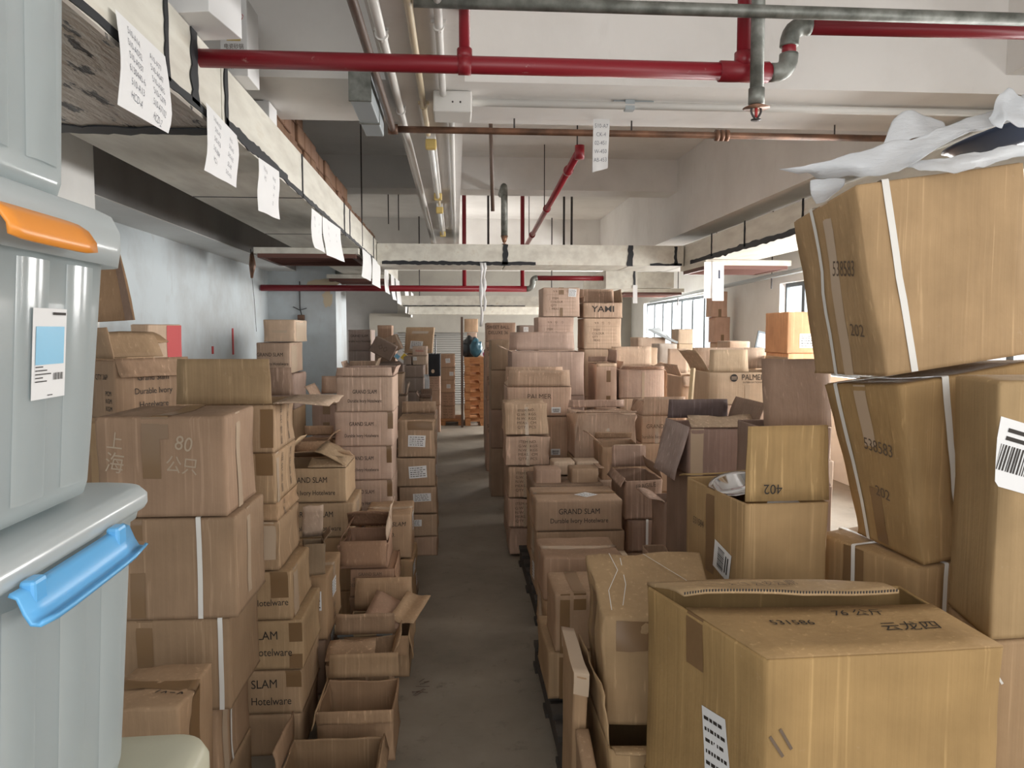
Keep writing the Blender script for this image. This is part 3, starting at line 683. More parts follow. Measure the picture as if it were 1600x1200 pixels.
dsheet('second handwritten sheet along the duct from the viewer', 322, 370, 160, 212, 264, 292, 2, cols(['510-A127', '510-A2', '510-A76', '510-A094', 'HC2-1'], ['A30', '510-A5', '510-A62', '53-A0', '510-A31'], .028, .16, .15))
dsheet('third handwritten sheet along the duct, shorter writing', 404, 436, 246, 268, 328, 342, 3, cols(['510-A56', 'HC2'], ['HA-02', '510', 'A1', '02'], .028, .16, .16))
dsheet('left of the touching paper pair above the first louvre diffuser', 487, 503, 325, 338, 385, 395, 4, cols(['AB-2', '510'], ['A', '3'], .03, .2, .2))
dsheet('right of the touching paper pair above the first louvre diffuser', 504, 532, 338, 358, 398, 409, 5, cols(['510-A', 'HC2', 'A7'], ['BT', '81'], .03, .2, .18))
for i, (xa, xb, y0, y1, lab_) in enumerate(((566, 579, 404, 445, 'paper sheet just past the first louvre diffuser'), (582, 594, 416, 455, 'paper sheet second after the first louvre diffuser'), (601, 607, 428, 464, 'narrow paper sheet third after the first louvre diffuser'), (611, 616, 436, 474, 'narrow paper sheet fourth after the first louvre diffuser'), (618, 624, 440, 478, 'narrow paper sheet fifth after the first louvre diffuser'), (632, 638, 450, 490, 'paper sheet sixth after the first louvre diffuser'), (642, 646, 458, 496, 'farthest thin paper sheet on the left duct'))):
    Y = at(0, 0, 1) and atX((xa+xb)/2, y0, DX1+.016).y
    X = DX1+.016; a = atX(xa, y0, X); b = atX(xb, y0, X); z1 = DZ0+.005; h = (y1-y0)/1200*Y
    sheet(lab_, (X, a.y, z1), (X, b.y, z1), (X+.01, a.y, z1-h), (X+.02, b.y, z1-h), i+8, [], .02)
a = at(927, 186, YC-.03); b = at(953, 182, YC-.03); c = at(926, 269, YC-.05); d = at(950, 262, YC-.05)
sheet('single handwritten sheet hanging from the copper pipe overhead', a, b, c, d, 3.1, [[(.5, .16+i*.16, .035, s) for i, s in enumerate(['510-A7', 'CK-4', '02-451', 'W-450', 'AB-453'])]], .015)
for k, (xa, xb, y0, y1, Y, lab_) in enumerate(((1100, 1122, 423, 466, 8.735, 'left paper sheet hanging below the right louvre diffuser'), (1113, 1131, 419, 470, 8.725, 'right paper sheet with a dark mark hanging below the right louvre diffuser'), (989, 996, 446, 474, 11.17, 'small paper sheet at the end of the far right duct'))):
    z1 = 2.45 if k < 2 else 2.33
    a = at(xa, y0, Y); b = at(xb, y0+1, Y); c = at(xa, y1, Y); d = at(xb, y1, Y); a.z = b.z = z1
    sheet(lab_, a, b, c, d, k+2.2, [[(.6, .3, .1, '▮')]] if k == 1 else [], .01)
for k, (px, y0, y1, Y, lab_) in enumerate(((752, 432, 510, 9.58, 'long white cloth strip hanging from the cross duct, left of a second'), (757, 432, 486, 9.585, 'shorter white cloth strip hanging from the cross duct'))):
    a = at(px, y0, Y); a.z = 2.5; bm = bmesh.new(); z1 = zat(y1, Y)-2.5
    strip(bm, [[(-.018+.01*math.sin(j), -.004-.003*i, z1*j/10), (.018+.012*math.sin(j*1.7), -.006, z1*j/10)] for j in range(11) for i in (0,)])
    o = fin('cloth_strip', bm, 'paper', None, True); o.location = (a.x, 9.6, 2.5); s = o.modifiers.new('t', 'SOLIDIFY'); s.thickness = .003; tag(o, lab_, 'cloth strip')

# ------------------------------------------------------------------ details of the left wall
p = atX(392, 400, -2.36)
T = thing('wire_bundle', 'brown rag and wire hanging from the dark grey beam', 'wire', (-2.36, p.y, 2.6))
bm = bmesh.new(); tube(bm, [(0, 0, 0), (.01, 0, -.1), (0, .02, -.22)], .006, 6); tube(bm, [(0, .1, 0), (0, .06, -.12), (0, .02, -.3), (0, .1, -.55), (-.02, .25, -.95)], .003, 6); fin('wire', bm, 'rod', T)
bm = bmesh.new(); tube(bm, [(0, 0, -.05), (.01, .0, -.18), (0, .02, -.33)], [.01, .035, .015], 8); tube(bm, [(0, .08, -.02), (.01, .06, -.18), (0, .05, -.3)], [.008, .03, .01], 8); fin('rag', bm, 'copper', T, True)
for k, (y, z0, z1, lab_) in enumerate(((8.45, 1.5, 1.63, 'short red strip stuck on the pale blue wall'), (9.35, 1.52, 1.8, 'tall red strip on the pale blue wall'))):
    p0 = atX(332 if k == 0 else 364, 553 if k == 0 else 554, -2.8); p1 = atX(332 if k == 0 else 364, 541 if k == 0 else 513, -2.8)
    bm = bmesh.new(); box(bm, -2.7985, -2.793, p0.y-.03, p0.y+.03, p0.z, p1.z); tag(fin('red_strip', bm, 'red'), lab_, 'strip')
T = thing('wire_bundle', 'dangling socket and wires on the peeling pillar', 'wire', (-2.33, 11.795, 2.3))
bm = bmesh.new(); tube(bm, [(0, -.01, .1), (0, -.012, -.3), (.03, -.03, -.42)], .008, 6); tube(bm, [(-.1, -.012, -.28), (0, -.02, -.33), (.1, -.012, -.3)], .006, 6); fin('wire', bm, 'rod', T)
bm = bmesh.new(); box(bm, -.03, .07, -.07, -.005, -.52, -.4); bevel(bm, .01); fin('socket', bm, 'copper', T)
bm = bmesh.new()
for (x, z, w_, h, s) in ((-2.0, 2.35, .32, .13, 1), (-1.92, 2.15, .1, .2, 4)):
    vv = [bm.verts.new((x+w_*math.cos(t)*(.7+.5*noise.noise(Vector((t*2, s, 0)))), 11.797, z+h*math.sin(t)*(.7+.5*noise.noise(Vector((t*2, s, 5)))))) for t in [i*math.pi/9 for i in range(18)]]
    bm.faces.new(vv)
o = fin('peeling_paint', bm, 'cream'); tag(o, 'patch of peeled yellowish paint on the pale pillar', 'paint patch')
# ------------------------------------------------------------------ cartons: left side, from the viewer inwards
GS, DI = 'GRAND SLAM', 'Durable Ivory Hotelware'
ITEM = 'GRAND SLAM\nITEM NO:513MAO-12\nDESCRIPTION:FISH KNIFE\nQTY: 25 SETS'
SPEC = 'ITEM NO.\nG.W.  KGS\nN.W.  KGS\nMEAS.  CM\nQTY.  PCS'
FORM = '↑↑   ☂   ☂\n┌──────────\n│ ITEM ─────\n│ COLOUR ────\n│ QTY ──────\n│ MEAS ─────\n└──────────'
def gs(a=.5, h=.032, b1=.62, b2=.3, face='f', a2=None, **o): return [(face, a, b1, h, GS, o), (face, a if a2 is None else a2, b2, h*.85, DI, o)]
# front stack beside the plastic bins
YA = 2.4
s1 = dict(col=(0.36, 0.235, 0.13), amp=.012)
C('large brown carton with pale scratched writing, top of the stack beside the clear plastic bins', 147, 353, 650, 808, YA, .36, tape='y', ftape=[('f', .36, .38, .5, 1, 'tape'), ('r', .35, 0, .5, 1, 'ctape')],
  text=[('f', .16, .75, .042, '上', {'m': 'chalk', 'rot': -8}), ('f', .15, .53, .05, '海', {'m': 'chalk', 'rot': -8}), ('f', .68, .72, .046, '80', {'m': 'chalk', 'rot': -12}), ('f', .66, .5, .042, '公只', {'m': 'chalk', 'rot': -8})], **s1)
C('brown carton with a white strap, second from top beside the clear plastic bins', 160, 370, 809, 968, YA, .36, strap=[('u', .72)], ftape=[('f', .2, .78, .3, 1, 'tape'), ('f', .2, .02, .31, .46, 'tape'), ('r', .4, .1, .5, 1, 'ctape')], **s1)
C('brown carton with a white strap, third from top beside the clear plastic bins', 150, 360, 968, 1112, YA, .36, strap=[('u', .93)], ftape=[('f', .3, .2, .42, 1, 'tape')], **s1)
C('strapped brown carton low in the stack beside the clear plastic bins', 150, 343, 1112, ('z', .22), YA, .36, strap=[('v', .4)], ftape=[('r', .15, 0, .3, 1, 'ctape')], **s1)
C('lowest brown carton on the floor under the stack beside the clear plastic bins', 150, 350, ('z', .22), 'F', YA, .36, **s1)
C('carton with a battered taped lid low in front of the stack beside the plastic bins', 150, 288, 1104, 'F', 2.0, .28, col=TAN, amp=.016, crush=.012, tape='x', ftape=[('r', .35, .45, .6, .98, 'tape'), ('r', .3, .1, .55, .4, 'tape')],
  marks=[('t', 'ink', .002, [[(.55, .3), (.58, .38)], [(.62, .3), (.66, .36), (.68, .3)], [(.72, .33), (.78, .34)], [(.82, .3), (.85, .37), (.88, .31)]])])
# carton with upright flaps behind the front stack
Yb = 2.95
b_ = dict(col=(0.4, 0.265, 0.13), amp=.014)
def side_txt(a=.5): return [('r', .3, .5, .026, '品\n名\n数\n量', {'m': 'fadeink'}), ('r', .7, .5, .026, '规\n格\n重\n量', {'m': 'fadeink'})]
C('carton with its tall front flap standing up, right behind the front left stack', 273, 428, 632, 708, Yb, .4, open_=True, flaps={'f': (.17, -3, 4), 'r': (.21, 88, 10, .02, .98, PALE), 'b': (.12, -8, 8, .02, .98, DARK)}, text=side_txt(), ftape=[('f', .86, .1, .99, .9, 'tape')], mat_='fluted', **b_)
C('carton with faint columns of writing, second in the stack behind the front left stack', 273, 431, 708, 788, Yb, .4, text=side_txt(), ftape=[('f', .8, .55, .97, 1, 'tape'), ('r', .05, 0, .16, 1, 'ctape')], mat_='fluted', **b_)
C('dented carton third in the stack behind the front left stack', 278, 436, 788, 815, Yb, .4, text=side_txt()[:1], col=TAN, amp=.02)
C('torn sagging carton with ripped corner tape, fourth in the stack behind the front left stack', 280, 437, 815, 893, Yb, .4, mat_='fluted', ftape=[('f', .78, .2, .95, 1, 'ctape')], crush=.012, col=(0.36, 0.235, 0.12), amp=.022)
C('taped carton lettered hotelware, fifth in the stack behind the front left stack', 285, 457, 895, 970, Yb, .4, tape='y', ftape=[('f', .8, .45, .96, 1, 'tape'), ('r', .1, 0, .3, 1, 'ctape')], text=[('f', .58, .35, .026, 'Durable Ivory Hotelware')], **b_)
C('taped hotelware carton sixth in the stack behind the front left stack', 285, 474, 971, 1048, Yb, .4, ftape=[('f', .88, .55, .99, .95, 'tape'), ('f', .88, .02, .99, .3, 'tape')], text=gs(.5, .036, .68, .33), **b_)
C('taped hotelware carton seventh in the stack behind the front left stack', 285, 473, 1050, 1117, Yb, .4, ftape=[('f', .86, .6, .99, 1, 'tape')], text=gs(.5, .036, .68, .28), **b_)
C('lowest carton on the floor of the stack behind the front left stack', 285, 472, 1118, 'F', Yb, .4, **b_)
# open hotelware carton by the left wall behind the front stack
Cx = C('open carton lettered hotelware turned cornerwise beside the left wall', 140, 214, 560, 652, 3.35, .34, rot=-38, open_=True, flaps={'r': (.085, 160, -10), 'l': (.13, 30, 10), 'f': (.13, 12, 5)}, col=(0.4, 0.26, 0.14), amp=.008,
  text=[('r', .5, .68, .026, 'Grand Slam', {}), ('r', .5, .45, .026, 'Durable Ivory', {}), ('r', .5, .22, .026, 'Hotelware', {}), ('f', .75, .3, .02, 'PCM\nKGM\nKGM', {}), ('f', .5, .7, .022, 'QTY 36P', {})])
zC = zat(652, 3.35, 177)
C('support carton under the cornerwise open hotelware carton', 140, 245, ('z', zC-.002), ('z', zC*.5), 3.2, .45, col=TAN)
C('bottom carton on the floor under the cornerwise open hotelware carton', 140, 245, ('z', zC*.5), 'F', 3.2, .45, col=TAN)
C('carton with a white label behind the cornerwise open carton', 120, 200, 520, 600, 4.05, .35, col=TAN, lab=[('f', .85, .72, .05, .06, 5)], open_=True, flaps={'f': (.08, 160, 0), 'r': (.1, 110, 20)}, crush=.01)
C('carton with red printed edge tape near the pale wall', 204, 238, 506, 600, 4.75, .3, rot=-20, col=PALE, text=[('f', .6, .5, .02, SPEC, {'m': 'fadeink'})], ftape=[('r', .55, .02, .98, .98, 'red')])
zz1 = zat(600, 4.05, 160); zz2 = zat(600, 4.75, 221)
C('tall carton standing on the floor under the one with the red printed edge', 190, 250, ('z', zz2), 'F', 4.6, .5, col=TAN)
C('tall carton on the floor under the white-labelled carton behind the plastic bins', 100, 215, ('z', zz1), 'F', 4.02, .4, col=TAN)
# leaning sheet of cardboard
a, b, c, d = at(120, 380, 4.2), at(184, 376, 4.2), at(120, 505, 4.06), at(211, 500, 4.06)
bm = bmesh.new(); o_ = (c+d)/2
strip(bm, [[(a*(1-i/4)+b*i/4)*(1-j/4)+(c*(1-i/4)+d*i/4)*j/4-o_+Vector((0, .012*math.sin(i*1.3+j), 0)) for i in range(5)] for j in range(5)])
T = thing('cardboard_sheet', 'tall brown cardboard sheet leaning upright above the cartons beside the plastic bins', 'cardboard', o_)
f = fin('sheet_body', bm, 'card', T, True); f.color = jit((0.36, 0.22, 0.115)); s = f.modifiers.new('board', 'SOLIDIFY'); s.thickness = .006
bm = bmesh.new(); strip(bm, [[(b*.86+a*.14)*(1-j/4)+(d*.86+c*.14)*j/4-o_+Vector((0, -.02, 0)) for j in range(5)], [b*(1-j/4)+d*j/4-o_+Vector((0, -.02, 0)) for j in range(5)]]); f = fin('edge_strip', bm, 'card', T); f.color = jit(DARK)
# hotelware pair with opened lid
Yc = 4.42
C('hotelware carton with its lid flaps half open, left of the aisle beside torn boxes', 420, 542, 731, 785, Yc, .4, open_=True, flaps={'f': (.11, -62, -14, .5, .99), 'r': (.2, -55, -10), 'l': (.2, -45, 0), 'b': (.16, -70, 0)}, text=gs(.5, .034, .64, .27, sx=.75), col=(0.47, 0.33, 0.18), amp=.006)
C('hotelware carton directly under the half open hotelware carton', 428, 553, 786, 840, Yc, .4, text=gs(.5, .034, .66, .25, sx=.75), col=(0.42, 0.285, 0.15), amp=.008, ftape=[('r', .3, 0, .6, 1, 'ctape')])
C('hidden hotelware carton under the hotelware pair left of the aisle', 428, 553, 840, 925, Yc, .4, col=TAN)
C('bottom hotelware carton on the floor under the hotelware pair', 428, 553, 925, 'F', Yc, .4, col=TAN)
C('crushed torn carton lying on its side above the hotelware pair', 462, 512, 690, 728, 4.86, .3, open_=True, crush=.035, flaps={'f': (.08, 120, 30), 'r': (.09, 30, 40), 'b': (.07, -30, 20)}, col=(0.5, 0.32, 0.18), amp=.02)
zz = zat(728, 4.86, 490)
C('carton under the crushed torn carton behind the hotelware pair', 455, 519, ('z', zz), ('z', zz*.5), 4.85, .38, col=TAN)
C('floor carton under the crushed torn carton behind the hotelware pair', 455, 519, ('z', zz*.5), 'F', 4.85, .38, col=TAN)
# tall narrow pair with paper labels
C('tall narrow carton with white labels standing left of the dish box', 466, 512, 902, 1000, 3.45, .42, amp=.012, tape='xc', lab=[('f', .62, .62, .045, .09, 0), ('r', .5, .62, .1, .08, 0)], text=[('r', .5, .22, .03, 'FRA\nGILE', {'m': 'fadeink'})], col=TAN)
C('sagging narrow carton under the tall narrow labelled carton', 462, 510, 1001, 'F', 3.45, .42, amp=.02, lab=[('r', .5, .75, .1, .07, 8)], col=DARK)
C('small open carton tilted with one broad pale flap, hanging over the narrow cartons', 474, 508, 848, 900, 3.3, .1, rot=14, open_=True, crush=.01, flaps={'b': (.17, -28, 5, .02, .98, PALE), 'r': (.05, 40, 0)}, col=(0.22, 0.155, 0.09), amp=.004)
# broken open boxes at the aisle edge
C('open empty carton nearest on the floor at the left aisle edge', 428, 590, ('z', .17), 'F', 2.47, .3, open_=True, flaps={'l': (.1, -8, 20), 'r': (.06, 165, 0), 'f': (.05, 175, 0)}, crush=.008, col=(0.36, 0.23, 0.115), amp=.015)
C('open empty carton with folded flaps behind the nearest floor carton', 492, 618, ('z', .2), 'F', 2.88, .3, open_=True, flaps={'b': (.1, 8, -12), 'l': (.08, 170, 0), 'f': (.05, 172, 0)}, crush=.012, col=(0.42, 0.27, 0.14), amp=.018)
C('torn collapsed carton with a ripped lid between dish box and empty carton', 506, 612, ('z', .24), 'F', 3.24, .3, open_=True, flaps={'f': (.13, -58, -20, .02, .75), 'b': (.1, 5, -15), 'r': (.07, 20, 20)}, crush=.025, col=(0.46, 0.3, 0.16), amp=.02, mat_='fluted')
dishbox = C('open carton filled with packed boxes and paper at the left aisle edge', 536, 640, ('z', .2), 'F', 3.6, .38, open_=True, flaps={'b': (.16, 4, 6), 'f': (.09, 165, 0), 'r': (.12, 172, 0)}, crush=.014, col=(0.42, 0.27, 0.14), amp=.02)
C('carton lettered with item and description at the left aisle edge above the dish box', 546, 618, 889, 932, 4.05, .36, text=[('f', .45, .52, .018, ITEM, {'m': 'fadeink', 'sx': .8})], col=(0.38, 0.22, 0.125), amp=.012, flaps={'r': (.1, 176, 0)})
C('floor carton under the lettered item carton at the left aisle edge', 544, 622, 932, 'F', 4.05, .36, col=(0.36, 0.215, 0.12), amp=.02, crush=.012)
C('ripped open carton with a bunched lid on the lettered item carton', 530, 606, 846, 888, 4.05, .34, open_=True, crush=.022, flaps={'f': (.13, 158, 8), 'b': (.14, -35, -20), 'r': (.17, -8, 25, .02, .98, PALE), 'l': (.08, -30, 0)}, text=[('f', .4, .4, .016, ITEM, {'m': 'fadeink', 'sx': .8})], col=(0.38, 0.225, 0.125), amp=.018)
C('carton marked item number with crumpled top and labelled side at the left aisle edge', 569, 643, 803, 872, 4.5, .38, crush=.008, text=[('f', .5, .78, .028, 'GRAND  SLAM', {'skew': .15}), ('f', .42, .52, .026, 'ITEM NO.', {'skew': .15})], lab=[('r', .45, .72, .13, .1, 4)], col=(0.47, 0.31, 0.17), amp=.012, tape='xc')
C('torn carton with white labels below the item number carton', 569, 648, 873, 940, 4.5, .38, crush=.015, lab=[('r', .4, .6, .13, .08, 10), ('r', .7, .2, .1, .08, -6)], col=TAN, amp=.02)
C('floor carton under the item number carton', 569, 650, 941, 'F', 4.5, .38, col=DARK, amp=.02, crush=.012)
# stack of hotelware cartons
Ys = 5.0
h_ = dict(col=(0.54, 0.385, 0.275), amp=.008)
C('top hotelware carton with ragged open flaps in the tall pinkish stack left of the aisle', 524, 615, 588, 643, Ys, .42, open_=True, mat_='fluted', flaps={'f': (.055, 3, 0), 'r': (.06, 8, 20), 'b': (.05, -15, 0), 'l': (.04, -10, 0)}, text=gs(.5, .026, .56, .3, sx=.7), **h_)
for y0, y1, x0, x1, n_ in ((643, 697, 522, 615, 'second'), (697, 750, 524, 613, 'third'), (750, 802, 525, 614, 'fourth'), (802, 855, 525, 614, 'fifth')):
    C('hotelware carton, %s from the top in the tall pinkish stack left of the aisle' % n_, x0, x1, y0, y1, Ys, .42, text=gs(.46, .026, .64, .3, sx=.7), ftape=[('f', .9, .5, .99, 1, 'tape')], **h_)
C('bottom hotelware carton of the tall pinkish stack left of the aisle', 525, 614, 855, 'F', Ys, .42, **h_)
# labelled stack at the aisle
Yl = 5.6
l_ = dict(col=(0.42, 0.285, 0.18), amp=.014)
C('carton with a white paper label and dark taped top, highest of the labelled aisle stack', 621, 681, 655, 714, Yl, .42, crush=.014, mat_='fluted', lab=[('f', .5, .42, .125, .085, -2)], ftape=[('f', .0, .72, 1, .96, 'tape')], flaps={'b': (.09, 4, 0), 'r': (.05, -20, 40)}, **l_)
C('carton with a tilted white paper label, second of the labelled aisle stack', 618, 681, 715, 760, Yl, .42, lab=[('f', .55, .5, .13, .09, 4), ('r', .5, .4, .1, .08, 0)], crush=.008, **l_)
C('carton with a white paper label, third of the labelled aisle stack', 624, 683, 761, 802, Yl, .42, lab=[('f', .6, .6, .13, .06, 2)], **l_)
C('battered carton fourth in the labelled aisle stack', 624, 684, 803, 838, Yl, .42, lab=[('f', .4, .6, .1, .05, 0)], crush=.01, **l_)
C('battered carton on the floor under the labelled aisle stack', 625, 684, 838, 'F', Yl, .42, crush=.012, **l_)
# cartons by the left wall
C('plain taped carton on top of the pair by the pale wall', 411, 461, 499, 534, 6.2, .5, col=PINK, ftape=[('f', 0, .4, 1, .52, 'ctape'), ('r', .1, 0, .9, 1, 'ctape')])
C('lettered carton under the plain taped carton by the pale wall', 400, 454, 535, 583, 6.2, .5, col=(0.44, 0.31, 0.21), text=gs(.4, .03, .6, .3, sx=.8), ftape=[('r', .1, 0, .5, 1, 'ctape')])
C('third carton with ragged tape in the stack by the pale wall', 402, 460, 584, 640, 6.2, .5, col=(0.4, 0.28, 0.2), crush=.01)
C('fourth carton in the stack by the pale wall', 402, 460, 640, 710, 6.2, .5, col=TAN)
C('floor carton of the stack by the pale wall', 402, 460, 710, 'F', 6.2, .5, col=TAN)
C('open carton with dark inside between the pale wall stack and the pinkish stack', 487, 545, 622, 685, 5.75, .4, open_=True, flaps={'b': (.14, 0, 8), 'l': (.1, 30, 0), 'f': (.05, 170, 0)}, col=(0.4, 0.275, 0.185), ftape=[('f', .3, .6, .5, .95, 'tape'), ('f', .3, .1, .48, .4, 'tape')])
C('carton under the open dark carton beside the pinkish stack', 487, 545, 686, 780, 5.75, .4, col=TAN)
C('floor carton under the open dark carton beside the pinkish stack', 487, 545, 781, 'F', 5.75, .4, col=TAN)
# far left group
f_ = dict(amp=.006, n=4)
C('flat open carton with pale rims behind the pinkish stack top', 536, 586, 575, 610, 7.2, .4, open_=True, flaps={'l': (.06, 20, 0), 'r': (.09, 20, 0), 'b': (.05, 0, 0)}, col=PINK, mat_='fluted', **f_)
C('floor carton under the flat open carton behind the pinkish stack', 536, 586, 610, 'F', 7.2, .4, col=PINK, **f_)
C('leaning brown carton behind the flat open carton', 596, 622, 583, 660, 7.3, .35, lean=(.05, 0), col=(0.42, 0.29, 0.18), open_=True, flaps={'l': (.1, 70, 0)}, **f_)
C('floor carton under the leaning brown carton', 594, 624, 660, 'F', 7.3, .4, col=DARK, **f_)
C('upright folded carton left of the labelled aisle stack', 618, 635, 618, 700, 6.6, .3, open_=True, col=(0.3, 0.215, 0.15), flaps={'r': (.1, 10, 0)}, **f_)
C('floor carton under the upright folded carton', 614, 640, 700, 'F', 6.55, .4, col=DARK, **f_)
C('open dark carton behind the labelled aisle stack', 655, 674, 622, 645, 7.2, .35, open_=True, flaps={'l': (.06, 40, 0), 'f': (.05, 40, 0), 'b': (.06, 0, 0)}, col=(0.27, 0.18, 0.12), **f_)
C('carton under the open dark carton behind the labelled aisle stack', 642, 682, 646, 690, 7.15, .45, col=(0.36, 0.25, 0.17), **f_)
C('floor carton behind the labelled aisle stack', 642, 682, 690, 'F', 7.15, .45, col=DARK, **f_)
for y0, y1, n_ in ((571, 590, 'top'), (590, 612, 'second'), (612, 650, 'third'), (650, 'F', 'bottom')):
    C('greyish carton, %s of the wide far stack with white plastic down its side' % n_, 632, 662, y0, y1, 8.5, .5, col=GREY, **f_)
p = at(662.5, 585, 8.495); bm = bmesh.new(); strip(bm, [[(.012*math.sin(j*1.1)+.05*i/3, -.01*math.sin(i*2+j), -.07*j) for i in range(4)] for j in range(10)])
o = fin('plastic_sheet', bm, 'foam', None, True); o.location = p; tag(o, 'white crumpled plastic hanging down the side of the greyish far stack', 'plastic sheet'); s = o.modifiers.new('t', 'SOLIDIFY'); s.thickness = .002
C('small carton with a label stub on the wide far stack, lower of two', 645, 667, 556, 570, 8.6, .3, col=PALE, lab=[('f', .15, .7, .04, .04, 0, 'lines')], **f_)
C('small orange-marked carton on the wide far stack, upper of two', 644, 667, 541, 555.6, 8.6, .3, col=PALE, text=[('f', .5, .5, .02, 'FRAGILE', {'m': 'red'})], **f_)
C('small dark carton left of the two small cartons on the wide far stack', 630, 643, 557, 570, 8.6, .3, col=GREY, **f_)
C('tilted taped carton with a white label hanging over the far left cartons', 631, 675, 511, 552, 10.0, .4, lean=(.03, .0), col=(0.55, 0.37, 0.2), ftape=[('f', 0, .75, 1, .85, 'ctape'), ('f', 0, .1, .9, .18, 'ctape')], lab=[('f', .42, .32, .16, .1, -3)], **f_)
C('carton under the tilted taped carton far left', 634, 668, 553, 620, 10.0, .4, col=PINK, **f_)
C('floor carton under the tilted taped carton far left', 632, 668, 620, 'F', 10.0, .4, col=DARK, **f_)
for y0, y1, n_ in ((515, 548, 'upper'), (548, 580, 'middle'), (580, 630, 'lower'), (630, 'F', 'floor')):
    C('grey-brown carton, %s one in the stack right beside the peeling pillar' % n_, 544, 579, y0, y1, 10.6, .6, col=(0.46, 0.37, 0.31), text=gs(.5, .035, .7, .45, sx=.8) if n_ == 'upper' else (), ftape=[('r', .05, .0, .2, 1, 'ctape')] if n_ == 'upper' else (), **f_)
C('small square wooden-looking carton perched above the slanted cartons', 589.5, 612, 508, 530, 10.3, .3, col=(0.5, 0.32, 0.19), **f_)
C('carton under the small square wooden-looking carton', 585, 618, 530, 580, 10.3, .4, col=(0.46, 0.31, 0.19), **f_)
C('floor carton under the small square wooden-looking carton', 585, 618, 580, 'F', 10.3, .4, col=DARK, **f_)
def tilted(label, px, py, Y, w_, h, d, deg, col, **k):
    p = at(px, py, Y); c, s = math.cos(R(deg)), math.sin(R(deg)); ex, ez = Vector((c, 0, s)), Vector((-s, 0, c)); ey = Vector((0, d, 0))
    f = [p-ex*w_/2, p+ex*w_/2]; f = [f[0], f[1], f[1]+ey, f[0]+ey]
    return carton(label, f, [q+ez*h for q in f], col=col, amp=.006, n=4, **k)
tilted('slanted open carton with a pale edge and dark lettering tipping towards the aisle', 609, 553, 9.6, .34, .2, .3, 24, (0.4, 0.28, 0.18), text=[('f', .5, .5, .035, 'www.dlan.com', {'rot': 0})], ftape=[('f', .95, .02, .999, .98, 'ctape')])
tilted('dark diamond-marked carton sliding down below the slanted open carton', 592, 556, 9.3, .28, .2, .2, -28, (0.27, 0.19, 0.135), text=[('f', .5, .5, .05, '◇◇', {'m': 'fadeink'})])
C('carton holding up the slanted cartons far left', 588, 630, 568, 640, 9.2, .8, col=(0.3, 0.22, 0.16), **f_)
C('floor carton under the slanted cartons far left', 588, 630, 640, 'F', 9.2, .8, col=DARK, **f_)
# small cartons in front of the shutter, on a pallet
for y0, y1, n_, lb in ((553, 574, 'top', [('f', .5, .5, .08, .08, 5)]), (574, 594, 'second', [('f', .75, .5, .07, .07, 0)]), (594, 613, 'third', [('f', .55, .5, .07, .07, 0)]), (613, 634, 'fourth', []), (634, 654, 'fifth', [])):
    C('small taped carton, %s of five stacked on the pallet before the roller shutter' % n_, 688.5, 711, y0, y1, 13.6, .3, col=(0.47, 0.3, 0.18), lab=lb, text=[('f', .5, .5, .03, SPEC, {'m': 'fadeink'})] if not lb else (), **f_)
for y0, y1, n_ in ((588, 610, 'upper'), (610, 633, 'middle'), (633, 'F', 'lower')):
    C('rounded small carton, %s of three left of the five on the pallet' % n_, 668, 688, y0, y1, 12.6, .3, col=(0.46, 0.31, 0.2), text=[('f', .5, .5, .025, SPEC, {'m': 'fadeink'})] if n_ == 'upper' else (), **f_)
bbx = C('black carton with a round pale emblem and a black handle strap', 668, 688, 553, 587.6, 12.6, .3, col=(0.02, 0.022, 0.026), **f_)
P_ = bbx.P
bm = bmesh.new(); vv = [bm.verts.new(P_((.42+.13*math.cos(t), 0, .22+.09*math.sin(t)), .003)) for t in [i*math.pi/8 for i in range(16)]]; bm.faces.new(vv); fin('round_emblem', bm, 'ctape', bbx.o)
bm = bmesh.new(); tube(bm, [P_((.35, .3, 1)), P_((.42, .3, 1))+Vector((0, 0, .28)), P_((.5, .3, 1))+Vector((.03, 0, .32)), P_((.62, .3, 1))], .012, 6); fin('strap_handle', bm, 'black', bbx.o)
C('carton behind the rubbish bag carrying the small carton on the pallet tower', 728, 747, 527.7, ('z', 1.205), 14.0, .25, col=PINK, **f_)
C('worn carton high on the pallet tower, grain-like print', 725.5, 747, 498, 519, 14.0, .3, col=(0.55, 0.36, 0.22), mat_='fluted', **f_)
C('small carton between the worn carton and the rubbish bag on the pallet tower', 730, 745, 519.4, 527.5, 14.0, .25, col=PINK, **f_)

# ------------------------------------------------------------------ right side
# front big carton
zt = .95
def atZ(px, py, Z):
    d = ray(px, py); return Vector((0, 0, EYE)) + d*((Z-EYE)/d.z)
def xy(p): return (p.x, p.y)
p1, p2, p3, p4 = (xy(atZ(*q, zt)) for q in ((1195, 1024), (1007, 911), (1407, 911), (1573, 1010)))
big = carton('largest open carton in the right front corner with pen writing on its lid', [(*p1, .42), (*p4, .42), (*p3, .42), (*p2, .42)], [(*p1, zt-.004), (*p4, zt+.004), (*p3, zt+.0), (*p2, zt)], amp=.01, col=(0.4, 0.25, 0.085), n=10, open_=True,
   ftape=[('l', .4, .74, .54, 1, 'tape')], lab=[('l', .66, .45, .085, .155, 8)],
   text=[('t', .33, .4, .028, '531586', {'skew': .2, 'nm': 'handwritten_lettering'}), ('t', .64, .5, .03, '76 公斤', {'skew': .2, 'nm': 'handwritten_lettering'}), ('t', .76, .3, .038, '云龙四', {'skew': .2, 'nm': 'handwritten_lettering'}), ('l', .0, .0, .001, ' ')],
   marks=[('f', 'fadeink', .0035, [[(.03, .66), (.085, .57)], [(.07, .69), (.12, .6)], [(.04, .46), (.05, .47), (.045, .44)]])])
T = big.o
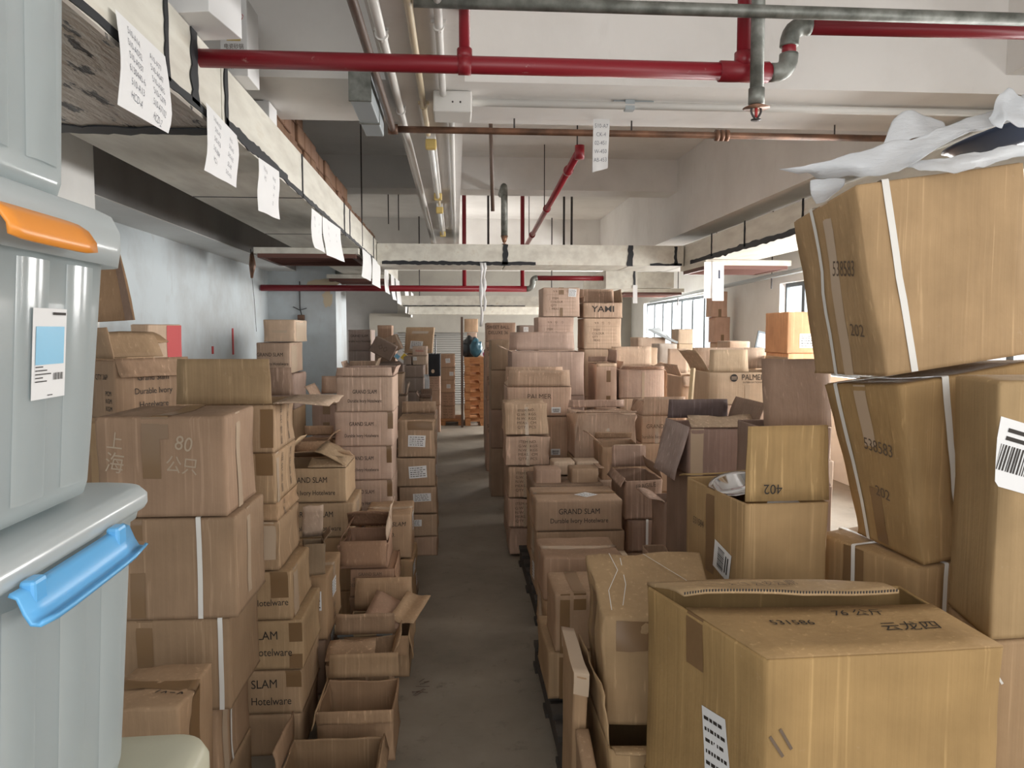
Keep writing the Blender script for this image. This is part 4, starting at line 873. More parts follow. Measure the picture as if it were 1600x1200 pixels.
bm = bmesh.new(); strip(bm, [[big.P((u, v, 1), -.0025) for u in [.012+.976*i/8 for i in range(9)]] for v in [.006+.62*j/5 for j in range(6)]]); f = fin('flap', bm, 'card', T, True); f.color = jit((0.41, 0.26, 0.09)); s = f.modifiers.new('board', 'SOLIDIFY'); s.thickness = .005; s.offset = 0
# its far lid flap stands ajar, with a fluted cut edge
bm = bmesh.new(); rows = []
for j in range(6):
    v = .64+.38*j/5
    rows.append([big.P((u, min(v, 1), 1))+Vector((0, (v-min(v, 1))*.43, +.012+.026*(1-j/5)+.006*math.sin(u*7+j))) for u in [-.0+.86*i/9 for i in range(10)]])
strip(bm, rows); f = fin('flap', bm, 'card', T, True); f.color = jit((0.46, 0.31, 0.15)); s = f.modifiers.new('board', 'SOLIDIFY'); s.thickness = .009
bm = bmesh.new()
edge = rows[0]
for k in range(len(edge)-1):
    for q in range(8):
        a = edge[k].lerp(edge[k+1], q/8); b = edge[k].lerp(edge[k+1], (q+.55)/8); dz = .0032*(1 if q % 2 else -1)
        bm.faces.new([bm.verts.new(x) for x in (a+Vector((0, -.0012, -.0035)), b+Vector((0, -.0012, -.0035)), b+Vector((0, -.0012, .0035)), a+Vector((0, -.0012, .0035)))])
fin('fluted_edge', bm, 'ink', f)
bm = bmesh.new(); strip(bm, [[big.P((u, v, 1), .004) for u in [i/6*.86+.02 for i in range(7)]] for v in (.58, .66, .76)]); bm.free()
vv, ff = text_mesh('530mm 大口 云安云鼎'); bm = bmesh.new()
def onflap(x, y):
    u = .38+x*.05; v = .52+y*.22; u = min(max(u, 0), .99)*9; v = min(max(v, 0), .99)*5; i, j = int(u), int(v)
    return (rows[j][i]*(1-(u-i))+rows[j][min(i+1, 9)]*(u-i))*(1-(v-j))+(rows[min(j+1, 5)][i]*(1-(u-i))+rows[min(j+1, 5)][min(i+1, 9)]*(u-i))*(v-j)+Vector((0, 0, .007))
ve = [bm.verts.new(onflap(q.x, q.y)) for q in vv]
for g in ff:
    try: bm.faces.new([ve[i] for i in g])
    except ValueError: pass
fin('handwritten_lettering', bm, 'fadeink', f, recalc=False)
carton('large carton on the floor under the right front carton', [(*p1, 0), (*p4, 0), (*p3, 0), (*p2, 0)], [(*p1, .418), (*p4, .418), (*p3, .418), (*p2, .418)], col=WARM)
# cartons at the right aisle edge, near
k0 = dict(col=(0.43, 0.28, 0.135))
carton('tall carton with white string on its creased lid, left of the largest open carton', [(.455, 2.28, .432), (.8, 2.2, .452), (.85, 2.6, .452), (.465, 2.62, .432)], [(.45, 2.3, .765), (.8, 2.26, .79), (.86, 2.62, .885), (.45, 2.64, .875)], amp=.02, crush=.016, ftape=[('f', .12, .68, .5, .97, 'tape'), ('l', .3, .0, .48, 1, 'tape')],
   marks=[('t', 'strap', .0012, [[(.1, .1), (.12, .4), (.25, .7), (.2, .97)], [(.2, .15), (.3, .5), (.28, .9)], [(.5, .97), (.8, .5), (.95, .05)]])], mat_='card', **k0)
carton('open bulging carton holding up the tall stringed carton', [(.442, 2.17, 0), (.85, 2.13, 0), (.85, 2.62, 0), (.445, 2.66, 0)], [(.442, 2.16, .425), (.85, 2.13, .425), (.85, 2.64, .425), (.445, 2.66, .425)], open_=True, flaps={'l': (.15, 6, 0), 'f': (.07, 60, 30)}, amp=.018, ftape=[('f', .3, .7, .5, 1, 'tape')], **k0)
carton('narrow folded carton standing at the right aisle edge', [(.36, 2.36, .0), (.405, 2.33, .0), (.41, 2.62, .0), (.372, 2.64, .0)], [(.365, 2.33, .58), (.41, 2.31, .58), (.41, 2.62, .61), (.37, 2.64, .61)], amp=.006, tape='yc', crush=.006, **k0)
carton('low narrow carton leaning in front of the narrow folded carton', [(.36, 2.05, 0), (.41, 2.02, 0), (.41, 2.3, 0), (.365, 2.3, 0)], [(.36, 2.06, .36), (.405, 2.05, .36), (.41, 2.3, .42), (.365, 2.3, .42)], amp=.01, col=(0.36, 0.235, 0.115))
C('upright carton with taped edge above the lowest carton on the near right pallet', 867, 945, 927, 1017, 3.05, .3, tape='y', ftape=[('f', .1, 0, .3, 1, 'tape')], col=(0.42, 0.27, 0.15), amp=.008)
C('lowest taped carton on the near right pallet', 856, 945, 1017.5, ('z', .14), 3.05, .42, ftape=[('f', .2, 0, .42, 1, 'tape')], col=(0.4, 0.26, 0.13), amp=.01)
C('crumple-topped carton lettered in black in front of the hotelware pair on the dark pallet', 849, 975, 869, 936, 3.56, .36, crush=.008, tape='xc', text=[('f', .42, .3, .034, GS, {'bold': .012, 'sx': .8})], col=(0.42, 0.275, 0.16), amp=.008)
C('carton under the crumple-topped carton at the right aisle edge', 850, 975, 937, 1000, 3.56, .36, ftape=[('l', .3, 0, .6, 1, 'ctape')], col=(0.42, 0.28, 0.15), amp=.012)
C('lowest carton under the crumple-topped carton at the right aisle edge', 850, 975, 1001, ('z', .14), 3.56, .36, col=(0.4, 0.26, 0.14), amp=.012)
# hotelware pair on the dark pallet
Yr = 4.3
C('clean hotelware carton with taped lid and paper slip at the right aisle edge', 837, 973, 781, 829, Yr, .4, tape='x', text=gs(.5, .033, .62, .32, sx=.85), lab=[('t', .62, .35, .1, .1, 40, 'lines')], col=(0.44, 0.295, 0.175), amp=.004)
C('hotelware carton directly under the clean taped hotelware carton', 838, 977, 830, 882, Yr, .4, text=gs(.5, .033, .7, .3, sx=.85), ftape=[('l', .3, 0, .6, 1, 'ctape')], col=(0.43, 0.285, 0.165), amp=.008)
C('bottom hotelware carton on the long dark pallet', 838, 977, 883, ('z', .14), Yr, .4, ftape=[('l', .3, 0, .6, 1, 'ctape')], lab=[('l', .5, .5, .08, .1, 0)], col=(0.42, 0.28, 0.16), amp=.012)
Yq = 4.78
C('flat carton carrying the two small boxes behind the clean hotelware carton', 834, 944, 757, 785, Yq, .5, col=DARK, amp=.006)
C('carton below the flat carton behind the clean hotelware carton', 834, 944, 785.5, ('z', .14), Yq, .5, col=TAN, amp=.006)
C('left of two small plain boxes on the flat carton', 837, 877, 733, 756.4, 4.85, .16, col=(0.44, 0.3, 0.19), amp=.003)
C('right of two small plain boxes on the flat carton, its lid askew', 893, 936, 732, 756.4, 4.85, .16, rot=2, col=(0.4, 0.265, 0.165), amp=.003, flaps={'r': (.04, 95, 0)})
C('pale low box, left of the touching pair behind the two small boxes', 864, 899, 721, 742, 5.08, .18, col=PALE, amp=.003)
C('pale low box, right of the touching pair behind the two small boxes', 900, 936, 721, 742, 5.08, .18, col=PALE, amp=.003)
# five carton column at the aisle
Yk = 5.5
k_ = dict(col=(0.57, 0.395, 0.26), mat_='fluted')
for x0, x1, y0, y1, ln, n_ in ((789, 858, 629, 679, (-.008, 0), 'top'), (790, 860, 680, 727, (0, 0), 'second'), (794, 846, 728, 777, (0, 0), 'third'), (794, 846, 778, 823, (0, 0), 'fourth')):
    C('crushed lettered carton, %s of the column at the right aisle edge above the dark pallet' % n_, x0, x1, y0, y1, Yk, .42, lean=ln, crush=.012, amp=.02, text=[('f', .5, .5, .02, SPEC, {'m': 'fadeink', 'sx': 1.1})], ftape=[('f', .46, 0, .54, 1, 'ctape')], **k_)
C('crushed carton, lowest of the column at the right aisle edge above the dark pallet', 796, 846, 824, ('z', .02), Yk+.02, .38, crush=.012, amp=.02, **k_)
# barcode pair behind the column
Yp = 6.1
C('fluted carton with ragged raised front flap and barcode behind the aisle column', 792, 893, 604, 650, Yp, .42, open_=True, flaps={'f': (.13, 3, 4), 'b': (.14, -10, 0), 'r': (.14, -45, 0), 'l': (.12, -50, 0)}, text=[('f', .5, .66, .04, 'PALMER', {'m': 'fadeink', 'sx': 1.0})], lab=[('f', .76, .2, .075, .045, 0, 'bar')], amp=.008, **k_)
C('carton with a barcode label under the ragged flapped carton', 792, 892, 651, 716, Yp, .42, lab=[('f', .76, .15, .075, .05, 0, 'bar')], ftape=[('r', .2, 0, .6, 1, 'ctape')], amp=.006, **k_)
C('lower carton beneath the barcode label carton', 792, 892, 717, ('z', .25), Yp, .42, amp=.006, **k_)
C('floor carton beneath the barcode label carton', 792, 892, ('z', .25), 'F', Yp, .42, amp=.006, **k_)
C('bulging carton with a burst crumpled top right of the barcode pair', 898, 996, 645, 716, 5.65, .42, crush=.045, mat_='fluted', flaps={'f': (.05, 60, 40), 'b': (.06, -10, 0)}, ftape=[('f', .5, .1, .58, .7, 'ctape')], lab=[('f', .75, .45, .2, .12, 0, 'lines')] if False else (), col=PINK, amp=.02)
C('carton under the bulging burst-topped carton', 898, 996, 717, 790, 5.65, .42, col=TAN)
C('floor carton under the bulging burst-topped carton', 898, 996, 790, 'F', 5.65, .42, col=TAN)
C('tilted open carton showing packed paper edges in front of the burst carton', 940, 1004, 695, 750, 5.2, .34, open_=True, crush=.012, mat_='fluted', flaps={'f': (.15, 170, 0, .3, .99, PALE), 'l': (.1, 40, 20), 'b': (.06, -40, 0)}, col=(0.5, 0.33, 0.19), amp=.012)
C('white-topped carton under the tilted open carton', 936, 1008, 751, 800, 5.15, .42, col=PALE)
C('floor carton under the tilted open carton', 936, 1008, 801, 'F', 5.15, .42, col=TAN)
# fragile carton column
Yf = 4.55
C('open carton printed FRAGILE with torn flaps right of the hotelware pair', 976, 1036, 748, 811, Yf, .42, open_=True, crush=.012, amp=.012, mat_='fluted', flaps={'b': (.14, 2, -6), 'l': (.06, 150, 0), 'r': (.08, -20, 0)}, text=[('f', .85, .45, .035, 'D', {}), ('f', .55, .84, .03, 'FRAGILE', {'m': 'fadeink', 'rot': 6})], col=(0.4, 0.265, 0.18))
C('dark carton with a white strap under the FRAGILE carton', 980, 1036, 812, 862, Yf, .42, strap=[('u', .55)], col=(0.32, 0.205, 0.125))
C('strapped carton lowest under the FRAGILE carton', 978, 1036, 862.5, 930, Yf, .42, strap=[('u', .55), ('w', .85)], col=(0.34, 0.22, 0.135))
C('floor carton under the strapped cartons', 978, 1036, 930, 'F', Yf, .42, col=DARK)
C('carton with an open pale flap between FRAGILE carton and the pan carton', 1038, 1080, 785, 872, 4.18, .3, open_=True, flaps={'f': (.15, 150, -30), 'l': (.1, 60, 30), 'r': (.1, 20, 0)}, crush=.008, col=(0.47, 0.33, 0.23))
C('floor carton under the open pale flapped carton', 1036, 1080, 873, 'F', 4.18, .3, col=TAN)
C('low open carton with torn rim in front of the pan carton', 1024, 1062, 876, 935, 3.55, .3, open_=True, crush=.012, col=(0.44, 0.3, 0.18), flaps={'f': (.04, 150, 0)})
C('floor carton under the low open torn carton', 1020, 1062, 936, 'F', 3.55, .3, col=TAN)
C('flat closed carton between the crumple-topped carton and the low open one', 985, 1003, 895, 960, 3.74, .4, tape='yc', col=(0.47, 0.32, 0.19))
C('floor carton under the flat closed carton', 985, 1003, 961, 'F', 3.74, .4, col=TAN)
# pan carton
f1, f2, f3, f4 = (xy(atZ(*q, 1.10)) for q in ((1165, 785), (1297, 782), (1205, 737), (1072, 742)))
def up(p, z): return (p[0], p[1], z)
pan = carton('open carton holding a steel pan with its front flap raised, marked 402', [up(p, .62) for p in (f1, f2, f3, f4)], [up(p, 1.10) for p in (f1, f2, f3, f4)], open_=True, amp=.006, col=(0.43, 0.28, 0.1), flaps={'f': (.245, -2, 0, .0, .99), 'b': (.1, 75, 0), 'l': (.09, 172, 0)} if False else {'f': (.245, -2, 0, .0, .99), 'b': (.1, 96, 10)},
   ftape=[('l', .38, .35, .52, 1, 'tape')], lab=[('l', .66, .5, .1, .14, 80, 'bar')], text=[('l', .25, .68, .028, '531584', {'nm': 'handwritten_lettering', 'skew': .2, 'm': 'fadeink'})])
fl_ = [c for c in pan.o.children if c.name.startswith('flap')][0]
vv, ff = text_mesh('402'); bm = bmesh.new(); q0 = (Vector(up(f1, 1.10))*.7+Vector(up(f2, 1.10))*.3)-pan.o.location
ve = [bm.verts.new(q0+Vector((-p.x*.042, -.012, .045-p.y*.045))) for p in vv]
for g in ff: bm.faces.new([ve[i] for i in g])
fin('handwritten_lettering', bm, 'ink', fl_, recalc=False)
carton('carton on the floor under the pan carton', [up(p, 0) for p in (f1, f2, f3, f4)], [up(p, .618) for p in (f1, f2, f3, f4)], col=WARM)
# strapped trio on the right
def span(a, b, L):   # b moved along a->b until L away
    return a+(b-a).normalized()*L
S_ = (0.41, 0.262, 0.095)
YS, YB = 2.15, 2.52
lo_n, lo_f = at(1436, 888, YS), at(1275, 830, YB); lo_r = span(lo_n, at(1545, 868, YS+.05), .5); lo_b = lo_f+(lo_r-lo_n)
def low(p, z): return (p.x, p.y, z)
carton('floor carton under the strapped trio on the right', [low(p, 0) for p in (lo_n, lo_r, lo_b, lo_f)], [low(p, .60) for p in (lo_n, lo_r, lo_b, lo_f)], col=S_)
carton('lowest carton of the strapped trio on the right, two white straps', [low(p, .602) for p in (lo_n, lo_r, lo_b, lo_f)], [lo_n, lo_r, lo_b, lo_f], strap=[('u', .2), ('v', .6)], amp=.008, col=S_, ftape=[('l', .3, .0, .5, .98, 'tape')])
e3 = Vector((0, 0, .004))
mb_n, mb_f = at(1444, 878, YS)+e3, at(1338, 838, YB-.06)+e3; mb_r = span(mb_n, at(1555, 862, YS+.05), .48); mb_b = mb_f+(mb_r-mb_n)
mb_n.z, mb_f.z, mb_r.z, mb_b.z = lo_n.z+.008, lo_f.z+.008, lo_r.z+.02, lo_b.z+.02
mt_n, mt_f = at(1404, 601, YS), at(1284, 598, YB); mt_r = span(mt_n, at(1600, 566, YS+.05), .52); mt_b = mt_f+(mt_r-mt_n)
carton('bulging strapped carton with pen numbers, middle of the strapped trio on the right', [mb_n, mb_r, mb_b, mb_f], [mt_n, mt_r, mt_b, mt_f], strap=[('u', .3, .011), ('v', .8, .008)], amp=.016, col=(0.415, 0.265, 0.095), n=9,
   ftape=[('l', .42, .62, .58, 1, 'ctape'), ('l', .36, .02, .52, .36, 'tape')], text=[('l', .6, .62, .042, '538583', {'m': 'fadeink', 'nm': 'handwritten_lettering', 'sx': .7, 'rot': -6}), ('l', .55, .34, .036, '202', {'m': 'fadeink', 'nm': 'handwritten_lettering', 'rot': -8})])
tt_n, tt_f = at(1336, 286, YS), at(1236, 345, YB-.02); tt_r = span(tt_n, at(1600, 250, YS+.05), .56); tt_b = tt_f+(tt_r-tt_n)
tb_n, tb_f = at(1386, 590, YS), at(1271, 585, YB); tb_r = span(tb_n, at(1600, 556, YS+.05), .54); tb_b = tb_f+(tb_r-tb_n)
for q in (tb_n, tb_f, tb_r, tb_b): q.z += .004
STOP = carton('topmost strapped carton on the right, tilted under the plastic sheet', [tb_n, tb_r, tb_b, tb_f], [tt_n, tt_r, tt_b, tt_f], strap=[('u', .17, .011), ('v', .66, .008)], amp=.016, col=(0.43, 0.275, 0.115), n=9,
   ftape=[('l', .46, .0, .58, 1, 'ctape')], text=[('l', .66, .6, .05, '538583', {'m': 'fadeink', 'nm': 'handwritten_lettering', 'sx': .6, 'rot': -10}), ('l', .72, .25, .04, '202', {'m': 'fadeink', 'nm': 'handwritten_lettering', 'rot': -8})])
# rightmost carton
r_t, r_b = at(1560, 594, 1.8), at(1547, 1000, 1.8); dx = Vector((.45, .03, 0)); dy = Vector((.06, .26, 0))
rr_ = [r_b, r_b+dx, r_b+dx+dy, r_b+dy]
carton('carton cut by the right picture edge with an upside-down white label', rr_, [r_t, r_t+dx, r_t+dx+dy, r_t+dy], amp=.01, lab=[('f', .13, .71, .15, .17, 164, 'bar')], col=(0.38, 0.25, 0.1))
carton('carton on the floor below the one cut by the right picture edge', [low(p, 0) for p in rr_], [low(p, r_b.z-.003) for p in rr_], amp=.01, col=(0.36, 0.235, 0.1), marks=[('f', 'strap', .003, [[(.02, .96), (.05, .9), (.09, .87)]])])
# dark-lined open carton behind the pan carton
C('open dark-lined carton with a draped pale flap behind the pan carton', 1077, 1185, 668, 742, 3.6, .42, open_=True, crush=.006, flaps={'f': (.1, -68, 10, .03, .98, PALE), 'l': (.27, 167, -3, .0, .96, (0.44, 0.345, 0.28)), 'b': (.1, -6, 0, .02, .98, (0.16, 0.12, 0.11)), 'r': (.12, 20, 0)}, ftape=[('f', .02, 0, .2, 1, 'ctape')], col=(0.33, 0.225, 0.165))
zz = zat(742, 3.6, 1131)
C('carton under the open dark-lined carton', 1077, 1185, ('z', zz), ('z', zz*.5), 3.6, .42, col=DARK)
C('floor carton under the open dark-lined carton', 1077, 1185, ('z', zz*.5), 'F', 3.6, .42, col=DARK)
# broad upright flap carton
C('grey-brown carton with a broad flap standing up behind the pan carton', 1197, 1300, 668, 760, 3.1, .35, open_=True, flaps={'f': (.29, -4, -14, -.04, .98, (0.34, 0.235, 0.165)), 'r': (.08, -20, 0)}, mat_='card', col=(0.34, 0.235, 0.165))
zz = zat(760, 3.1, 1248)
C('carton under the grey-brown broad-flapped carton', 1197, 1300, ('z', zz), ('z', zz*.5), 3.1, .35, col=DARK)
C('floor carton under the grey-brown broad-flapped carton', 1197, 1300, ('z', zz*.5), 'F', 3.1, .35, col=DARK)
# hotelware carton with a printed lid
Yg = 5.9
C('striped hotelware carton with its front flap up, right of the burst carton', 1003, 1072, 649, 692, Yg, .42, open_=True, mat_='fluted', flaps={'f': (.145, 0, 4), 'l': (.1, -20, 0), 'b': (.12, -30, 0), 'r': (.1, -10, 0)}, text=gs(.45, .034, .6, .22, sx=.85, m='fadeink'), ftape=[('f', .3, 0, .38, .85, 'ctape')], col=PINK)
zz = zat(692, Yg, 1037)
C('carton under the striped hotelware carton', 1000, 1072, ('z', zz), ('z', zz*.5), Yg, .42, col=PINK)
C('floor carton under the striped hotelware carton', 1000, 1072, ('z', zz*.5), 'F', Yg, .42, col=TAN)
# palmer carton
Yw = 5.3
pal = C('big open carton with a round black emblem and large lettering near the windows', 1107, 1236, 581, 632, Yw, .45, open_=True, flaps={'f': (.155, 0, 0, 0, .48), 'l': (.18, 20, 30), 'b': (.16, 0, 0), 'r': (.1, -10, 10)}, text=[('f', .535, .83, .042, 'PALMER', {'sx': .8}), ('f', .54, .68, .011, 'INTERNATIONAL', {'sx': 1.3})], ftape=[('f', .44, 0, .5, .6, 'ctape')], col=(0.58, 0.43, 0.28))
P_ = pal.P; bm = bmesh.new(); vv = [bm.verts.new(P_((.305+.045*math.cos(t), 0, .82+.12*math.sin(t)), .003)) for t in [i*math.pi/10 for i in range(20)]]; bm.faces.new(vv); em = fin('round_emblem', bm, 'ink', pal.o)
bm = bmesh.new()
for y in (-.035, .0, .035):
    bm.faces.new([bm.verts.new(P_(q, .005)) for q in ((.272, 0, .812+y), (.338, 0, .812+y), (.338, 0, .827+y), (.272, 0, .827+y))])
fin('emblem_bars', bm, 'card', em).color = jit(PALE)
zz = zat(632, Yw, 1171)
for k in range(2): C('carton %s the big emblem carton near the windows' % ('directly under' if k == 0 else 'on the floor under'), 1105, 1236, ('z', zz*(1-k*.5)), ('z', zz*(.5-.5*k)) if k == 0 else 'F', Yw, .45, col=PINK)
C('open carton with folded pale flaps left of the big emblem carton', 1064, 1100, 588, 650, 6.3, .45, open_=True, flaps={'b': (.22, 0, 0), 'f': (.1, 150, 0), 'l': (.1, 20, 0)}, col=PINK, amp=.01)
zz = zat(650, 6.3, 1082)
for k in range(2): C('carton %s the open carton left of the big emblem carton' % ('directly under' if k == 0 else 'on the floor under'), 1064, 1102, ('z', zz*(1-k*.5)), ('z', zz*.5) if k == 0 else 'F', 6.3, .45, col=PINK)
# wide open carton and what stands round it
Ye = 7.0
C('open carton with dark inside and a bent flap, beside the wide pale carton', 931, 964, 568, 640, Ye, .45, open_=True, flaps={'f': (.03, 170, 0), 'r': (.12, 5, 0), 'b': (.05, 0, 0)}, col=PINK, ftape=[('f', .5, .1, .7, .3, 'tape'), ('f', .5, .6, .7, .85, 'tape')])
C('wide pale carton with flaps spread open right of the tall pair', 968, 1038, 577, 622, Ye, .45, open_=True, mat_='fluted', flaps={'f': (.08, 60, 20), 'r': (.1, 60, 10), 'l': (.08, -30, 0), 'b': (.2, 0, 0)}, col=PINK, ftape=[('f', .5, 0, .56, .9, 'ctape')])
for x0, x1, y, n_ in ((929, 964, 640, 'the dark-inside carton'), (968, 1038, 622, 'the wide pale spread carton')):
    zz = zat(y, Ye, (x0+x1)/2)
    C('carton directly under %s' % n_, x0, x1, ('z', zz), ('z', zz*.5), Ye, .45, col=PINK); C('floor carton under %s' % n_, x0, x1, ('z', zz*.5), 'F', Ye, .45, col=TAN)
C('small lettered carton right of the wide pale spread carton', 1041, 1066, 580, 622, 7.4, .4, text=[('f', .5, .4, .03, GS, {'m': 'fadeink'})], col=(0.52, 0.37, 0.24), flaps={'l': (.08, 60, 0)}); zz = zat(622, 7.4, 1053)
C('tall floor carton under the small lettered carton', 1041, 1066, ('z', zz), 'F', 7.4, .4, col=PINK)
# big wide carton at the aisle, and its neighbours
C('wide open carton with its back flap up, above the barcode pair', 799, 913, 549, 618, 6.85, .5, open_=True, mat_='card', flaps={'b': (.17, 2, 0), 'f': (.0, 0, 0)} if False else {'b': (.17, 2, 0), 'l': (.12, 70, 0)}, col=(0.5, 0.36, 0.26), amp=.008)
zz = zat(618, 6.85, 856)
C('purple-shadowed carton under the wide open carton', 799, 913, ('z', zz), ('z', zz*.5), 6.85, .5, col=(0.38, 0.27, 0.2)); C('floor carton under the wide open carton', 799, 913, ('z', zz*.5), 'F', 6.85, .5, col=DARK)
Yt = 7.75
form = lambda: [('f', .5, .5, .022, FORM, {'m': 'fadeink', 'sx': 1.0})]
for (x0, x1, n_), ys in (((848, 906, 'left'), (449, 495)), ((912, 973, 'right'), (465, 497))):
    top = n_ == 'left'
    if top: C('highest carton of the tall pair, left column, with a square stamp sticker', x0, x1, 449, 494.5, Yt, .42, text=form(), lab=[('f', .8, .82, .08, .08, -4)], tape='y', ftape=[('f', .46, 0, .54, .3, 'tape')], col=PINK, amp=.008)
    else: C('highest carton of the tall pair, right column, torn open with big lettering', x0, x1, 472, 496.5, Yt, .42, open_=True, crush=.008, mat_='fluted', flaps={'b': (.15, 0, 0), 'r': (.13, -4, 0), 'l': (.06, -10, 0)}, text=[('f', .5, .55, .065, 'YAMI', {'bold': .01, 'sx': 1.15})], col=(0.53, 0.37, 0.25), amp=.008)
C('carton second in the left column of the tall pair', 840, 897, 495, 545, Yt, .42, text=form(), col=PINK)
C('carton second in the right column of the tall pair', 912, 971, 497, 545, Yt, .42, text=form(), col=PINK)
for x0, x1, n_ in ((840, 897, 'left'), (912, 971, 'right')):
    zz = zat(545, Yt, (x0+x1)/2)
    for k, w_ in enumerate(('third', 'fourth', 'lowest')):
        C('carton %s in the %s column of the tall pair' % (w_, n_), x0, x1, ('z', zz*(1-k/3)), ('z', zz*(2-k)/3) if k < 2 else 'F', Yt, .42, text=form() if k == 0 else (), col=PINK)
# receding stacks along the right aisle edge
def tower(x0, x1, Y, d, ys, names, **k):
    for (y0, y1), n_ in zip(zip(ys, ys[1:]), names): C(n_, x0, x1, y0, y1, Y, d, **k)
tower(767, 796, 7.6, .5, [531, 578, 640, 700, 'F'], ['print-column carton at the right aisle edge left of the wide open carton'] + ['carton %s below the print-column carton at the right aisle edge' % w_ for w_ in ('second', 'third', 'lowest')], col=(0.42, 0.29, 0.19))
tower(760, 806, 9.0, .5, [504, 533, 575, 625, 'F'], ['orange-brown carton with three printed lines high at the right aisle edge'] + ['carton %s below the three-lined carton at the right aisle edge' % w_ for w_ in ('second', 'third', 'lowest')], col=(0.5, 0.33, 0.22), text=[('f', .4, .6, .04, 'SWEET BALL\nDELUXE 36', {'m': 'ink'})])
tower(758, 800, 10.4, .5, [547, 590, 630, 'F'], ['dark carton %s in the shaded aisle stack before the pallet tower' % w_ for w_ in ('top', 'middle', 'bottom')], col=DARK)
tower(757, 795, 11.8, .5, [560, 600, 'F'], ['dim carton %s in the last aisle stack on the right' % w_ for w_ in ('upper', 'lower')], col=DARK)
tower(811, 838, 9.6, .45, [508, 521, 534, 590, 650, 'F'], ['small greyish labelled carton, upper, left of the tall pair', 'small greyish labelled carton, lower, left of the tall pair'] + ['carton %s under the small greyish labelled cartons' % w_ for w_ in ('first', 'second', 'lowest')], col=GREY, lab=[('f', .4, .5, .06, .06, 0)])
tower(960, 1028, 8.3, .45, [543, 575, 630, 'F'], ['pale long carton behind the wide spread carton'] + ['carton %s the pale long carton' % w_ for w_ in ('under', 'on the floor under')], col=PINK)
# towards the windows
tower(996, 1040, 10.2, .45, [527, 560, 610, 'F'], ['pale open carton with a tilted dark board lid near the far windows'] + ['carton %s the pale board-lidded carton' % w_ for w_ in ('below', 'on the floor below')], col=PALE)
tower(1030, 1058, 9.6, .4, [537, 572, 630, 'F'], ['white carton in front of the far windows'] + ['carton %s the white window carton' % w_ for w_ in ('below', 'on the floor below')], col=(0.66, 0.58, 0.48))
tower(1060, 1083, 10.4, .35, [514, 537, 580, 630, 'F'], ['small pale carton standing against the bright window bars'] + ['carton %s the small pale window carton' % w_ for w_ in ('second under', 'third under', 'on the floor under')], col=PALE)
Yv = 11.2
for x0, x1, y0, y1, n_ in ((1113, 1137, 455, 495, 'top'), (1117, 1141, 495, 535, 'second'), (1119, 1142, 535, 572, 'third'), (1119, 1142, 572, 620, 'fourth'), (1119, 1142, 620, 'F', 'lowest')):
    C('carton %s in the slim crooked column against the window pillar' % n_, x0, x1, y0, y1, Yv, .3, col=(0.55, 0.36, 0.24), ftape=[('f', .4, 0, .6, .3, 'tape')], **f_)
tower(1140, 1172, 8.9, .45, [533, 556, 600, 650, 'F'], ['pale open-topped carton before the white pillar wall'] + ['carton %s the pale carton before the white pillar wall' % w_ for w_ in ('under', 'second under', 'on the floor under')], col=PALE)
tower(1230, 1275, 7.4, .55, [487, 552, 620, 'F'], ['tall orange-brown carton with a white label beside the near window'] + ['carton %s the tall orange-brown window carton' % w_ for w_ in ('under', 'on the floor under')], col=(0.62, 0.33, 0.15), lab=[('f', .75, .3, .18, .14, 0, 'lines')])
tower(1180, 1208, 8.4, .35, [551, 600, 'F'], ['carton carrying the glazed frame beside the orange-brown carton', 'floor carton under the one carrying the glazed frame'], col=PALE)
tower(1238, 1300, 4.6, .45, [575, 640, 720, 'F'], ['carton with a slanting lid right of the big emblem carton'] + ['carton %s the slanting-lid carton' % w_ for w_ in ('under', 'on the floor under')], col=(0.45, 0.33, 0.23))
# cartons stored on top of the left duct
rr = random.Random(4)
GRP = 'small brown cartons stored in rows on top of the left duct'
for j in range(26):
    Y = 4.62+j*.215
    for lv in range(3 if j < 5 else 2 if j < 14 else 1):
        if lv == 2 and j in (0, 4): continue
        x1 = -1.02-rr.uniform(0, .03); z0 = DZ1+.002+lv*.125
        carton('small brown carton in the rows stored on top of the left duct', [(x1-.2, Y, z0), (x1, Y, z0), (x1, Y+.2, z0), (x1-.2, Y+.2, z0)], [(x1-.2, Y, z0+.123), (x1, Y, z0+.123), (x1, Y+.2, z0+.123), (x1-.2, Y+.2, z0+.123)], col=(0.22, 0.12, 0.065), amp=.003, n=3, group=GRP)
